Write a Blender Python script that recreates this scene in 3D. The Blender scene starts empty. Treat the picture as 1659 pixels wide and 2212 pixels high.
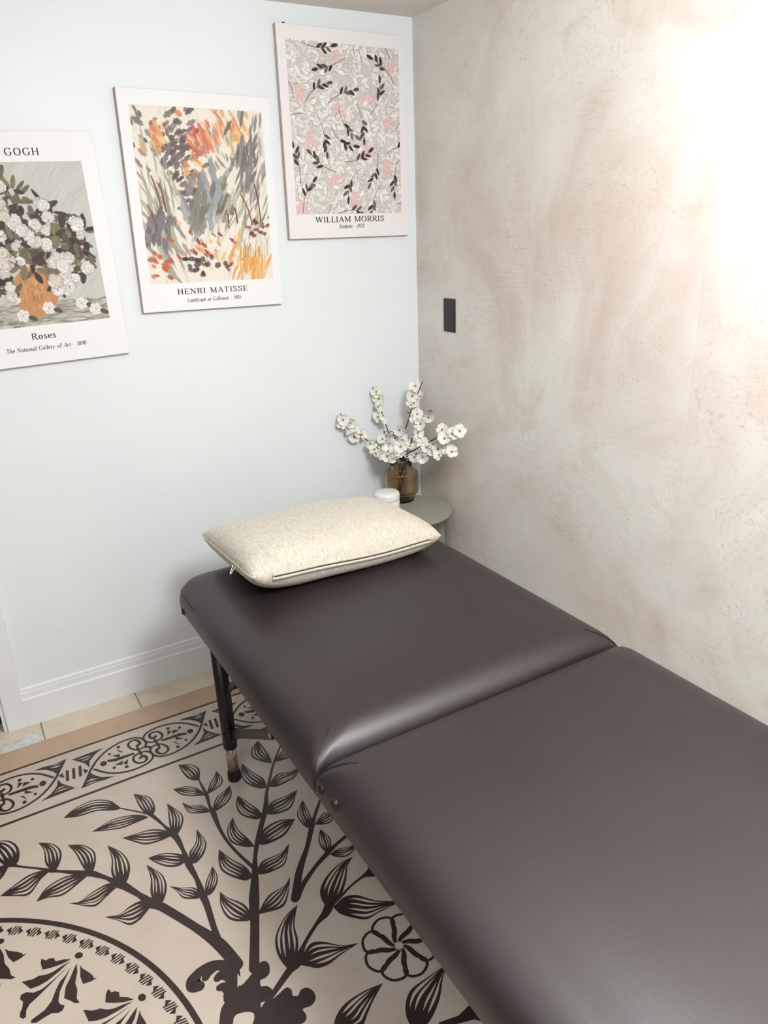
import bpy, bmesh, math, random
import numpy as np
from mathutils import Vector, Matrix

# ------------------------------------------------------------------ camera
scene = bpy.context.scene
COL = scene.collection
IMG_W, IMG_H, FPX = 1659.0, 2212.0, 1613.8
YAW, PITCH, ROLL = 0.5216, -0.3656, -0.0389
CAM = Vector((-1.5484, -2.3862, 1.4880))
_cy, _sy, _cp, _sp = math.cos(YAW), math.sin(YAW), math.cos(PITCH), math.sin(PITCH)
FWD = Vector((_sy * _cp, _cy * _cp, _sp))
_r0 = Vector((_cy, -_sy, 0)); _u0 = _r0.cross(FWD)
RIGHT = math.cos(ROLL) * _r0 + math.sin(ROLL) * _u0
UP = -math.sin(ROLL) * _r0 + math.cos(ROLL) * _u0
cam_data = bpy.data.cameras.new('camera')
cam = bpy.data.objects.new('camera', cam_data); COL.objects.link(cam)
cam_data.sensor_fit = 'VERTICAL'; cam_data.sensor_height = 24.0
cam_data.lens = FPX / IMG_H * 24.0
cam_data.clip_start = 0.02
_m = Matrix((RIGHT, UP, -FWD)).transposed().to_4x4(); _m.translation = CAM
cam.matrix_world = _m
scene.camera = cam

# ------------------------------------------------------------------ light and exposure
CEIL = 2.117
vs = scene.view_settings
vs.view_transform = 'Standard'; vs.look = 'None'; vs.gamma = 1.0; vs.use_curve_mapping = False
vs.exposure = 0.27
world = bpy.data.worlds.new('world'); scene.world = world
world.use_nodes = True
world.node_tree.nodes['Background'].inputs[0].default_value = (0.8, 0.85, 0.9, 1)
world.node_tree.nodes['Background'].inputs[1].default_value = 0.3

def fill_light(x, y, power, color, size=0.16, spread=150):  # unseen fill light, added to brighten the room from ceiling height
    l = bpy.data.lights.new('fill_light', 'AREA'); l.shape = 'DISK'; l.size = size
    l.energy = power; l.color = color; l.spread = math.radians(spread)
    o = bpy.data.objects.new('fill_light', l); COL.objects.link(o)
    o.location = (x, y, CEIL - 0.012)
    return o
def globe_lamp(x, y, z, power, color, radius):
    l = bpy.data.lights.new('globe_lamp', 'POINT'); l.energy = power; l.color = color; l.shadow_soft_size = radius
    o = bpy.data.objects.new('globe_lamp', l); COL.objects.link(o); o.location = (x, y, z); return o
globe_lamp(-0.80, -2.02, CEIL - .20, 70, (0.985, 1.0, 1.0), .20)
fill_light(-1.9, -2.0, 10, (0.96, 0.99, 1.0), 0.60, 160)  # added fill above left, lightens the mat and back wall
fill_light(-2.4, -3.2, 8, (0.985, 1.0, 1.0), 0.60, 160)  # added fill behind the camera, no fixture there

# ------------------------------------------------------------------ helpers
random.seed(7)
def ray_at(u, v, ax, val):
    """point of the place seen at photo coordinate (u, v) on the plane axis ax = val"""
    d = FWD + ((u - IMG_W / 2) / FPX) * RIGHT - ((v - IMG_H / 2) / FPX) * UP
    t = (val - CAM[ax]) / d[ax]
    return CAM + t * d

def link(o, parent=None):
    COL.objects.link(o)
    if parent is not None: o.parent = parent
    return o
def mesh_obj(name, verts, faces, mat, parent=None, smooth=False, loc=None):
    me = bpy.data.meshes.new(name)
    me.from_pydata([tuple(v) for v in verts], [], faces)
    me.validate(); me.update()
    if smooth: me.polygons.foreach_set('use_smooth', [True] * len(me.polygons))
    if mat: me.materials.append(mat)
    o = bpy.data.objects.new(name, me)
    if loc is not None: o.location = loc
    return link(o, parent)
def bm_obj(name, bm, mat, parent=None, smooth=False, loc=None):
    me = bpy.data.meshes.new(name)
    bmesh.ops.recalc_face_normals(bm, faces=bm.faces)
    bm.to_mesh(me); bm.free()
    if smooth: me.polygons.foreach_set('use_smooth', [True] * len(me.polygons))
    if mat: me.materials.append(mat)
    o = bpy.data.objects.new(name, me)
    if loc is not None: o.location = loc
    return link(o, parent)
def thing(name, label, cat, loc=(0, 0, 0), group=None, rot=(0, 0, 0)):
    o = bpy.data.objects.new(name, None); COL.objects.link(o)
    o.location = loc; o.rotation_euler = rot; o.empty_display_size = 0.05
    tag(o, label, cat, group); return o
def tag(o, label, cat, group=None):
    o['label'] = label; o['category'] = cat
    if group: o['group'] = group
    return o
def structure(o): o['kind'] = 'structure'; return o

def bm_box(x0, x1, y0, y1, z0, z1, bev=0.0, seg=2, bm=None):
    b = bmesh.new()
    bmesh.ops.create_cube(b, size=1)
    for v in b.verts:
        v.co = Vector((x0 + (v.co.x + .5) * (x1 - x0), y0 + (v.co.y + .5) * (y1 - y0), z0 + (v.co.z + .5) * (z1 - z0)))
    if bev > 0:
        bmesh.ops.bevel(b, geom=list(b.edges), offset=bev, segments=seg, affect='EDGES', profile=.5)
    if bm is None: return b
    tmp = bpy.data.meshes.new('t'); b.to_mesh(tmp); b.free(); bm.from_mesh(tmp); bpy.data.meshes.remove(tmp)
    return bm
def tube(pts, radii, n=10, caps=True):
    pts = [Vector(p) for p in pts]
    if not isinstance(radii, (list, tuple)): radii = [radii] * len(pts)
    V, F = [], []
    ref = None
    for i, p in enumerate(pts):
        d = (pts[min(i + 1, len(pts) - 1)] - pts[max(i - 1, 0)]).normalized()
        if ref is None:
            ref = d.orthogonal().normalized()
        ref = (ref - d * ref.dot(d)).normalized()
        b = d.cross(ref)
        for k in range(n):
            a = 2 * math.pi * k / n
            V.append(p + radii[i] * (math.cos(a) * ref + math.sin(a) * b))
    for i in range(len(pts) - 1):
        for k in range(n):
            F.append((i * n + k, i * n + (k + 1) % n, (i + 1) * n + (k + 1) % n, (i + 1) * n + k))
    if caps:
        F.append(tuple(range(n))[::-1]); F.append(tuple((len(pts) - 1) * n + k for k in range(n)))
    return V, F
def lathe(profile, n=48):
    V, F = [], []
    for r, z in profile:
        for k in range(n):
            a = 2 * math.pi * k / n
            V.append((r * math.cos(a), r * math.sin(a), z))
    for i in range(len(profile) - 1):
        for k in range(n):
            F.append((i * n + k, i * n + (k + 1) % n, (i + 1) * n + (k + 1) % n, (i + 1) * n + k))
    return V, F
def crom(pts, n=8, closed=False):
    """smooth curve through 2D / 3D points"""
    P = [np.array(p, float) for p in pts]
    if len(P) < 3: 
        return [P[0] + (P[-1] - P[0]) * k / n for k in range(n + 1)]
    out = []
    N = len(P)
    for i in range(N if closed else N - 1):
        if closed: a, b, c, d = P[(i - 1) % N], P[i], P[(i + 1) % N], P[(i + 2) % N]
        else: a, b, c, d = P[max(i - 1, 0)], P[i], P[i + 1], P[min(i + 2, N - 1)]
        for k in range(n):
            t = k / n
            out.append(.5 * ((2 * b) + (c - a) * t + (2 * a - 5 * b + 4 * c - d) * t * t + (3 * b - a - 3 * c + d) * t ** 3))
    if not closed: out.append(P[-1])
    return out
def resample(C, n):
    C = np.array(C); d = np.r_[0, np.cumsum(np.hypot(*np.diff(C[:, :2], axis=0).T))]
    t = np.linspace(0, d[-1], n)
    return np.stack([np.interp(t, d, C[:, k]) for k in range(C.shape[1])], 1)

# ------------------------------------------------------------------ materials
def srgb(r, g, b):
    f = lambda c: (c / 255 / 12.92) if c / 255 <= 0.04045 else ((c / 255 + 0.055) / 1.055) ** 2.4
    return (f(r), f(g), f(b), 1.0)
class NT:
    def __init__(s, name):
        s.m = bpy.data.materials.new(name); s.m.use_nodes = True
        s.t = s.m.node_tree; s.b = s.t.nodes['Principled BSDF']
    def n(s, typ, **kw):
        nd = s.t.nodes.new(typ)
        for k, v in kw.items():
            if k.startswith('i_'):
                key = k[2:]; key = int(key) if key.isdigit() else key.replace('_', ' ')
                nd.inputs[key].default_value = v
            else: setattr(nd, k, v)
        return nd
    def l(s, a, b): s.t.links.new(a, b)
    def coords(s, scale=(1, 1, 1), kind='Object', rnd=False):
        tc = s.n('ShaderNodeTexCoord'); mp = s.n('ShaderNodeMapping'); mp.inputs['Scale'].default_value = scale
        if rnd:
            oi = s.n('ShaderNodeObjectInfo'); ml = s.n('ShaderNodeMath', operation='MULTIPLY'); ml.inputs[1].default_value = 37.0
            s.l(oi.outputs['Random'], ml.inputs[0])
            cx = s.n('ShaderNodeCombineXYZ')
            for k in range(3): s.l(ml.outputs[0], cx.inputs[k])
            s.l(cx.outputs[0], mp.inputs['Location'])
        s.l(tc.outputs[kind], mp.inputs[0]); return mp.outputs[0]
    def noise(s, vec, scale, detail=4, rough=.5, dist=0):
        nd = s.n('ShaderNodeTexNoise'); nd.inputs['Scale'].default_value = scale; nd.inputs['Detail'].default_value = detail
        nd.inputs['Roughness'].default_value = rough; nd.inputs['Distortion'].default_value = dist
        s.l(vec, nd.inputs['Vector']); return nd.outputs['Fac']
    def ramp(s, fac, stops):
        r = s.n('ShaderNodeValToRGB'); e = r.color_ramp.elements
        while len(e) < len(stops): e.new(.5)
        for k, (p, c) in enumerate(stops):
            e[k].position = p; e[k].color = c if len(c) == 4 else (*c, 1)
        s.l(fac, r.inputs[0]); return r.outputs[0]
    def mix(s, fac, a, b, mode='MIX'):
        mx = s.n('ShaderNodeMix', data_type='RGBA', blend_type=mode)
        for sock, val in ((mx.inputs[0], fac), (mx.inputs[6], a), (mx.inputs[7], b)):
            if isinstance(val, (int, float, tuple)): sock.default_value = val
            else: s.l(val, sock)
        return mx.outputs[2]
    def bump(s, h, strength=.2, dist=.01):
        b = s.n('ShaderNodeBump'); b.inputs['Strength'].default_value = strength; b.inputs['Distance'].default_value = dist
        s.l(h, b.inputs['Height']); s.l(b.outputs[0], s.b.inputs['Normal'])
    def base(s, c):
        if isinstance(c, tuple): s.b.inputs['Base Color'].default_value = c
        else: s.l(c, s.b.inputs['Base Color'])
    def set(s, rough=.5, metal=0, spec=.5, **kw):
        s.b.inputs['Roughness'].default_value = rough; s.b.inputs['Metallic'].default_value = metal
        s.b.inputs['Specular IOR Level'].default_value = spec
        for k, v in kw.items(): s.b.inputs[k.replace('_', ' ')].default_value = v
        return s.m
def simple(name, col, rough=.5, metal=0, spec=.5, var=.06, scale=30, bump=0.0, **kw):
    t = NT(name); v = t.coords()
    n = t.noise(v, scale, 3)
    lo = tuple(c * (1 - var) for c in col[:3]) + (1,); hi = tuple(min(1, c * (1 + var)) for c in col[:3]) + (1,)
    t.base(t.ramp(n, [(.3, lo), (.7, hi)]))
    if bump: t.bump(n, bump, .002)
    return t.set(rough, metal, spec, **kw)

M = {}
def mat_wall_white():
    t = NT('white_wall_paint'); v = t.coords()
    n = t.noise(v, 2.0, 2); f = t.noise(v, 220, 3)
    t.base(t.ramp(n, [(.3, srgb(227, 234, 237)), (.7, srgb(232, 238, 241))])); t.bump(f, .06, .002)
    return t.set(.45, spec=.35)
M['wall'] = mat_wall_white()
M['trim'] = simple('white_trim_gloss', srgb(232, 236, 240), .3, var=.015, scale=8)
M['wall_taupe'] = simple('taupe_wall_paint', srgb(126, 114, 107), .6, var=.03, scale=4)
M['ceiling'] = simple('ceiling_paint', srgb(226, 221, 216), .8, var=.02, scale=4)
def mat_wallpaper():
    t = NT('plaster_effect_wallpaper'); v = t.coords(rnd=True)
    vb = t.coords()
    big = t.noise(vb, 1.9, 7, .62, .6)
    c = t.ramp(big, [(.26, srgb(203, 187, 176)), (.40, srgb(215, 204, 196)), (.50, srgb(223, 218, 211)), (.60, srgb(227, 226, 220)), (.74, srgb(214, 203, 186))])
    v2 = t.coords((1, 1, .7), rnd=True)
    pk = t.noise(v2, 3.1, 6, .68, .4)
    c = t.mix(t.ramp(pk, [(.52, (0, 0, 0)), (.72, (.45, .45, .45))]), c, srgb(208, 189, 183))
    oc = t.noise(vb, 4.3, 3, .5, 1.2)
    c = t.mix(t.ramp(oc, [(.62, (0, 0, 0)), (.74, (.35, .35, .35))]), c, srgb(204, 182, 156))
    # brushed canvas hatching, stronger in patches
    vh = t.coords((1, 13, 260), rnd=True)
    hatch = t.noise(vh, 1.6, 4, .65, .5)
    patch = t.ramp(t.noise(v, 3.4, 3, .55), [(.45, (0, 0, 0)), (.66, (1, 1, 1))])
    hm = t.mix(1.0, t.ramp(hatch, [(.5, (0, 0, 0)), (.70, (.42, .42, .42))]), patch, 'MULTIPLY')
    c = t.mix(hm, c, srgb(172, 150, 138))
    # fine mottling
    fine = t.noise(v, 120, 5, .75)
    fm = t.mix(1.0, t.ramp(fine, [(.54, (0, 0, 0)), (.70, (.6, .6, .6))]), t.ramp(t.noise(v, 4.5, 4, .65), [(.42, (.12, .12, .12)), (.62, (1, 1, 1))]), 'MULTIPLY')
    c = t.mix(fm, c, srgb(160, 138, 128))
    # pale trowel strokes
    vt = t.coords((1, 5, 2.0), rnd=True)
    tr = t.noise(vt, 1.5, 2, .4, .3)
    c = t.mix(t.ramp(tr, [(.66, (0, 0, 0)), (.74, (.32, .32, .32))]), c, srgb(219, 219, 214))
    # hairline cracks
    vo = t.n('ShaderNodeTexVoronoi', feature='DISTANCE_TO_EDGE'); vo.inputs['Scale'].default_value = 4.2
    wob = t.n('ShaderNodeVectorMath', operation='ADD'); nz = t.n('ShaderNodeTexNoise'); nz.inputs['Scale'].default_value = 9; nz.inputs['Detail'].default_value = 5
    t.l(v, nz.inputs['Vector']); sc = t.n('ShaderNodeVectorMath', operation='SCALE'); sc.inputs['Scale'].default_value = .35
    t.l(nz.outputs['Color'], sc.inputs[0]); t.l(v, wob.inputs[0]); t.l(sc.outputs[0], wob.inputs[1]); t.l(wob.outputs[0], vo.inputs['Vector'])
    cr = t.ramp(vo.outputs['Distance'], [(0, (1, 1, 1)), (.007, (0, 0, 0))])
    gate = t.ramp(t.noise(v, 2.6, 3, .6), [(.6, (0, 0, 0)), (.68, (.55, .55, .55))])
    c = t.mix(t.mix(1.0, cr, gate, 'MULTIPLY'), c, srgb(150, 128, 120))
    t.base(c); t.bump(hatch, .05, .001)
    return t.set(.6, spec=.3)
M['paper'] = mat_wallpaper()
def mat_tile(name, a, b, rough, sc):
    t = NT(name); v = t.coords(rnd=True)
    n = t.noise(v, sc, 6, .6, .5); f = t.noise(v, sc * 9, 4, .6)
    c = t.ramp(n, [(.3, a), (.7, b)])
    c = t.mix(t.ramp(f, [(.5, (0, 0, 0)), (.7, (.25, .25, .25))]), c, tuple(x * .82 for x in a[:3]) + (1,))
    t.base(c); return t.set(rough, spec=.5)
M['tile'] = mat_tile('cream_stone_tile', srgb(206, 192, 170), srgb(226, 216, 198), .35, 6)
M['speckle'] = mat_tile('speckled_worn_tile', srgb(190, 190, 184), srgb(232, 232, 228), .3, 60)
M['grout'] = simple('grout', srgb(150, 138, 122), .9)
def mat_mat(name, a, b, c2):
    t = NT(name); v = t.coords()
    n = t.noise(v, 5, 5, .6, .4); f = t.noise(v, 26, 4, .65)
    c = t.ramp(n, [(.3, a), (.7, b)])
    c = t.mix(t.ramp(f, [(.52, (0, 0, 0)), (.75, (.28, .28, .28))]), c, c2)
    t.base(c); return t.set(.42, spec=.4)
M['vinyl'] = mat_mat('cream_vinyl', srgb(190, 176, 163), srgb(199, 187, 175), srgb(177, 161, 147))
M['vinyl_tan'] = mat_mat('tan_vinyl', srgb(184, 157, 133), srgb(194, 169, 146), srgb(170, 142, 118))
M['ink'] = simple('brown_ink', srgb(50, 37, 34), .45, var=.12, scale=12)
def mat_leather():
    t = NT('brown_vinyl_leather'); v = t.coords()
    n = t.noise(v, 420, 3, .6); w = t.noise(v, 6, 3)
    t.base(t.ramp(w, [(.3, srgb(30, 20, 22)), (.7, srgb(34, 23, 25))]))
    t.bump(n, .10, .0015)
    return t.set(.46, spec=.80)
M['leather'] = mat_leather()
M['black'] = simple('black_powder_coat', srgb(20, 13, 13), .42, var=.1)
M['plastic'] = simple('black_plastic', srgb(22, 14, 15), .45, var=.1)
M['rubber'] = simple('black_rubber', srgb(26, 20, 20), .7, var=.1)
M['silver'] = simple('brushed_aluminium', srgb(196, 180, 172), .34, metal=1, var=.04)
M['thread'] = simple('seam_thread', srgb(30, 22, 24), .5)
def mat_pillow():
    t = NT('cream_chenille'); v = t.coords((1, .16, .3))
    n = t.noise(v, 300, 4, .7); g = t.noise(t.coords((1, .35, 1)), 130, 3, .6); w = t.noise(t.coords(), 5, 2)
    c = t.ramp(n, [(.34, srgb(182, 175, 160)), (.5, srgb(204, 199, 186)), (.64, srgb(216, 213, 203))])
    c = t.mix(t.ramp(w, [(.35, (.0, .0, .0)), (.7, (.25, .25, .25))]), c, srgb(212, 200, 184))
    t.base(c)
    ad = t.n('ShaderNodeMath', operation='ADD'); t.l(n, ad.inputs[0]); t.l(g, ad.inputs[1]); t.bump(ad.outputs[0], .55, .0022)
    return t.set(.92, spec=.15, Sheen_Weight=.25, Sheen_Roughness=.5)
M['pillow'] = mat_pillow()
M['zip'] = simple('zipper_tape', srgb(70, 52, 44), .7)
M['zip_metal'] = simple('zipper_metal', srgb(206, 196, 178), .4, metal=.4)
M['tag_white'] = simple('white_tape', srgb(235, 232, 226), .7)
M['sage'] = simple('sage_metal', srgb(150, 151, 140), .42, var=.02, scale=6)
M['ceramic'] = simple('white_ceramic', srgb(236, 236, 236), .38, var=.01, scale=6)
def mat_glass():
    t = NT('smoked_amber_glass'); v = t.coords(); n = t.noise(v, 20, 2)
    t.base(t.ramp(n, [(.3, srgb(236, 218, 190)), (.7, srgb(240, 224, 197))]))
    return t.set(.06, spec=.5, Transmission_Weight=1.0, IOR=1.3)
M['glass'] = mat_glass()
def mat_petal():
    t = NT('white_petal'); v = t.coords(); n = t.noise(v, 60, 3)
    t.base(t.ramp(n, [(.3, srgb(226, 226, 220)), (.7, srgb(238, 238, 233))]))
    t.b.inputs['Subsurface Weight'].default_value = .0
    return t.set(.6, spec=.2)
M['petal'] = mat_petal()
M['stamen'] = simple('yellow_stamen', srgb(150, 138, 52), .6, var=.35, scale=300)
M['stem'] = simple('dark_twig', srgb(62, 44, 36), .7, var=.25, scale=120, bump=.3)
M['bronze'] = simple('dark_bronze', srgb(36, 25, 23), .45, var=.06, spec=.5)
M['canvas_side'] = simple('canvas_side', srgb(206, 190, 180), .7, var=.03)
M['print_white'] = simple('print_white', srgb(236, 238, 240), .55, var=.01, scale=6)
M['print_warm'] = simple('print_warm_white', srgb(233, 231, 231), .55, var=.01, scale=6)
M['text'] = simple('printed_text', srgb(26, 23, 23), .6)
M['door'] = simple('dark_door', srgb(48, 36, 30), .5, var=.15, scale=14)
def mat_print():
    t = NT('printed_picture'); a = t.n('ShaderNodeVertexColor', layer_name='Col')
    t.l(a.outputs[0], t.b.inputs['Base Color']); return t.set(.55, spec=.3)
M['art'] = mat_print()

# ------------------------------------------------------------------ the room
XL, YF = -3.9, -4.0           # far left and front of the room
CAS0, CAS1 = -1.618, -1.558   # door casing on the back wall
DOOR_L, DOOR_H = -2.42, 2.0
floor = structure(bm_obj('floor', bm_box(XL, 0, YF, .12, -.06, -.0035), M['grout']))
bm_obj('threshold', bm_box(DOOR_L + .001, CAS0 - .013, .0005, .118, -.0034, .0, .001, 1), M['tile'], floor)
tile_me = bm_box(-.1510, .1510, -.3035, .3035, -.004, 0, .0012, 1)
_t = bm_obj('tile', tile_me, M['tile'], floor); tile_mesh = _t.data
bpy.data.objects.remove(_t)
JX = -1.2172
def place_tile(cx, cy, name='tile', mesh=None):
    o = bpy.data.objects.new(name, mesh or tile_mesh); o.location = (cx, cy, 0); link(o, floor); return o
for i in range(-9, 4):
    x1 = JX + i * .3055 + .3055
    cx = x1 - .15275
    if cx < XL - .01 or cx > .16: continue
    for j in range(7):
        y = -(j + .5) * .610
        if abs(cx - (JX - 1.5 * .3055)) < .02 and j == 0: continue
        w = min(x1, 0) - (x1 - .3055)
        if cx - .152 < XL: continue
        if w < .3: bm_obj('tile', bm_box(x1 - .3055 + .0015, -.001, y - .3035, y + .3035, -.004, 0, .0012, 1), M['tile'], floor)
        else: place_tile(cx, y)
xa, xb = JX - 2 * .3055 + .0015, JX - .3055 - .0015
bm_obj('tile', bm_box(xa, xb, -.058, 0, -.004, 0, .0012, 1), M['tile'], floor)
o = bm_obj('tile', bm_box(xa, xb, -.3600, -.061, -.004, 0, .0012, 1), M['speckle'], floor); o['label'] = 'worn speckled grey tile'
bm_obj('tile', bm_box(xa, xb, -.61, -.363, -.004, 0, .0012, 1), M['tile'], floor)
structure(bm_obj('ceiling', bm_box(XL, 0, YF, 0, CEIL, CEIL + .06), M['ceiling']))
# back wall around the doorway
bb = bm_box(CAS0 - .012, 0, 0, .12, 0, CEIL)
bm_box(XL, DOOR_L, 0, .12, 0, CEIL, bm=bb); bm_box(DOOR_L, CAS0 - .012, 0, .12, DOOR_H, CEIL, bm=bb)
structure(bm_obj('wall_back', bb, M['wall']))
wr = structure(bm_obj('wall_right', bm_box(.0006, .12, YF, .12, 0, CEIL), M['wall']))
edge = 0.0; k = 0
seams = [0, -.602, -1.212, -1.822, -2.432, -3.042, -3.652, YF]
for a, b in zip(seams[:-1], seams[1:]):
    o = bm_obj('wallpaper_strip', bm_box(-.0009 if k % 2 else -.0006, .0006, b + .0011, a, 0, CEIL), M['paper'], wr)
    k += 1
structure(bm_obj('wall_left', bm_box(XL - .12, XL, YF, .12, 0, CEIL), M['wall_taupe']))
structure(bm_obj('wall_front', bm_box(XL - .12, .12, YF - .12, YF, 0, CEIL), M['wall_taupe']))
# moulded baseboard
def extrude_profile(name, prof, x0, x1, mat):
    n = len(prof); V = [(x0, y, z) for y, z in prof] + [(x1, y, z) for y, z in prof]
    F = [(i, i + n, (i + 1) % n + n, (i + 1) % n) for i in range(n)] + [tuple(range(n))[::-1], tuple(range(n, 2 * n))]
    return mesh_obj(name, V, F, mat)
prof = [(0, 0), (-.015, 0), (-.015, .0965), (-.0145, .098), (-.013, .0988), (-.0095, .0992), (-.0088, .1005), (-.0088, .1195), (-.0082, .121), (-.0062, .1215), (-.0060, .123),
        (-.0066, .1255), (-.0064, .130), (-.005, .1338), (-.002, .1355), (0, .1358)]
structure(extrude_profile('baseboard_back', prof, CAS1, -.001, M['trim']))
bbx = bm_box(CAS0, CAS1, -.017, .0, 0, DOOR_H + .06, .0025, 2)
bm_box(CAS0 - .012, CAS0 + .002, -.006, .118, 0, DOOR_H + .005, .001, 1, bm=bbx)
bm_box(DOOR_L - .06, DOOR_L, -.017, 0, 0, DOOR_H + .06, .0025, 2, bm=bbx)
bm_box(DOOR_L, CAS0, -.017, 0, DOOR_H, DOOR_H + .06, .0025, 2, bm=bbx)
structure(bm_obj('trim_1', bbx, M['trim']))
d1 = structure(bm_obj('door_1', bm_box(DOOR_L + .003, CAS0 - .015, .045, .085, .008, DOOR_H - .005, .002, 1), M['door']))
for z0, z1 in ((.25, .9), (1.05, 1.8)):
    for x0, x1 in ((DOOR_L + .12, DOOR_L + .37), (DOOR_L + .45, CAS0 - .13)):
        bm_obj('panel', bm_box(x0, x1, .036, .046, z0, z1, .004, 2), M['door'], d1)
V, F = lathe([(.0, 0), (.022, .002), (.026, .015), (.02, .03), (.009, .04), (.009, .055), (.024, .06), (.024, .066)], 20)
kn = mesh_obj('door_knob', V, F, M['bronze'], d1, True, (DOOR_L + .07, -.02, .95)); kn.rotation_euler = (-math.pi / 2, 0, 0)

# ------------------------------------------------------------------ printed vinyl mat
MX0, MX1, MY0, MY1, MZ = -3.80, -.30, -2.596, -.1242, .002
mat_o = thing('floor_mat', 'cream vinyl floor mat printed with dark brown leaves under the massage table', 'mat')
bm_obj('vinyl_sheet', bm_box(MX0, MX1, MY0, MY1, .0001, MZ, .0006, 1), M['vinyl'], mat_o)
class Ink:
    lev = 0
    def __init__(s): s.V = []; s.F = []
    def z(s, hi):
        Ink.lev += 1
        return (MZ + .0007 if hi else MZ + .0002) + (Ink.lev % 200) * 1.5e-6
    def quads(s, A, B, hi=False):
        z = s.z(hi); n = len(s.V)
        s.V += [(a[0], a[1], z) for a in A] + [(b[0], b[1], z) for b in B]; m = len(A)
        s.F += [(n + i, n + i + 1, n + m + i + 1, n + m + i) for i in range(m - 1)]
    def poly(s, P, hi=False):
        z = s.z(hi); n = len(s.V); s.V += [(p[0], p[1], z) for p in P]; s.F.append(tuple(range(n, n + len(P))))
    def ribbon(s, C, W, hi=False, caps=True):
        C = np.array([c[:2] for c in C], float); n = len(C)
        W = np.interp(np.linspace(0, 1, n), np.linspace(0, 1, len(W)), W) if hasattr(W, '__len__') else np.full(n, W)
        T = np.gradient(C, axis=0); T /= np.maximum(np.hypot(*T.T), 1e-9)[:, None]; N = np.stack([-T[:, 1], T[:, 0]], 1)
        s.quads(C + N * W[:, None] / 2, C - N * W[:, None] / 2, hi)
        if caps:
            for e in (0, -1): s.disc(C[e], W[e] / 2 * .98, hi, 10)
    def disc(s, c, r, hi=False, n=18, ry=None, rot=0):
        ry = ry or r; P = []
        for k in range(n):
            a = 2 * math.pi * k / n; x, y = r * math.cos(a), ry * math.sin(a)
            P.append((c[0] + x * math.cos(rot) - y * math.sin(rot), c[1] + x * math.sin(rot) + y * math.cos(rot)))
        s.poly(P, hi)
    def build(s, name, mat, parent=None, many=False):
        if not s.F: return None
        o = mesh_obj(name, s.V, s.F, mat, parent or mat_o)
        if many: o['kind'] = 'stuff'
        return o
FR = {'3': (0, 1480, 2.592), '4': (0, 1780, 3.318), '5': (350, 1580, 3.318), '6': (400, 1850, 2.37)}
def FP(fr, X, Y):
    ox, oy, sc = FR[fr]; p = ray_at(ox + X / sc, oy + Y / sc, 2, MZ); return (p.x, p.y)
def pts(fr, s): return [FP(fr, *map(float, q.split(','))) for q in s.split()]
rng = random.Random(3)
def leaf(dark, light, fr, base, tip, sideA, sideB, slits=None):
    b, t = pts(fr, base)[0], pts(fr, tip)[0]
    n = 19
    A = resample(crom([b] + pts(fr, sideA) + [t], 8), n); B = resample(crom([b] + pts(fr, sideB) + [t], 8), n)
    dark.quads(A, B)
    if slits is None:
        slits = [(.175, .065, .26, .84), (.38, .05, .22, .74), (.62, .042, .26, .70), (.83, .055, .26, .84)]
    for c, w, t0, t1 in slits:
        t0 += rng.uniform(-.04, .05); t1 += rng.uniform(-.07, .05); c += rng.uniform(-.02, .02)
        P, Q = [], []
        for k in range(9):
            tt = t0 + (t1 - t0) * k / 8; i = tt * (n - 1); i0 = min(int(i), n - 2); f = i - i0
            a = A[i0] * (1 - f) + A[i0 + 1] * f; bb = B[i0] * (1 - f) + B[i0 + 1] * f
            ww = w * (math.sin(math.pi * (k / 8)) ** .7 if 0 < k < 8 else 0.02)
            P.append(a + (bb - a) * (c - ww)); Q.append(a + (bb - a) * (c + ww))
        light.quads(P, Q, True)
def wscale(fr): 
    # crop pixels to metres, around the middle of each traced area
    ox, oy, sc = FR[fr]; return 1 / sc / 760.0
def stem(dark, fr, s, widths):
    C = crom(pts(fr, s), 6); dark.ribbon(C, [w * wscale(fr) for w in widths])
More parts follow.
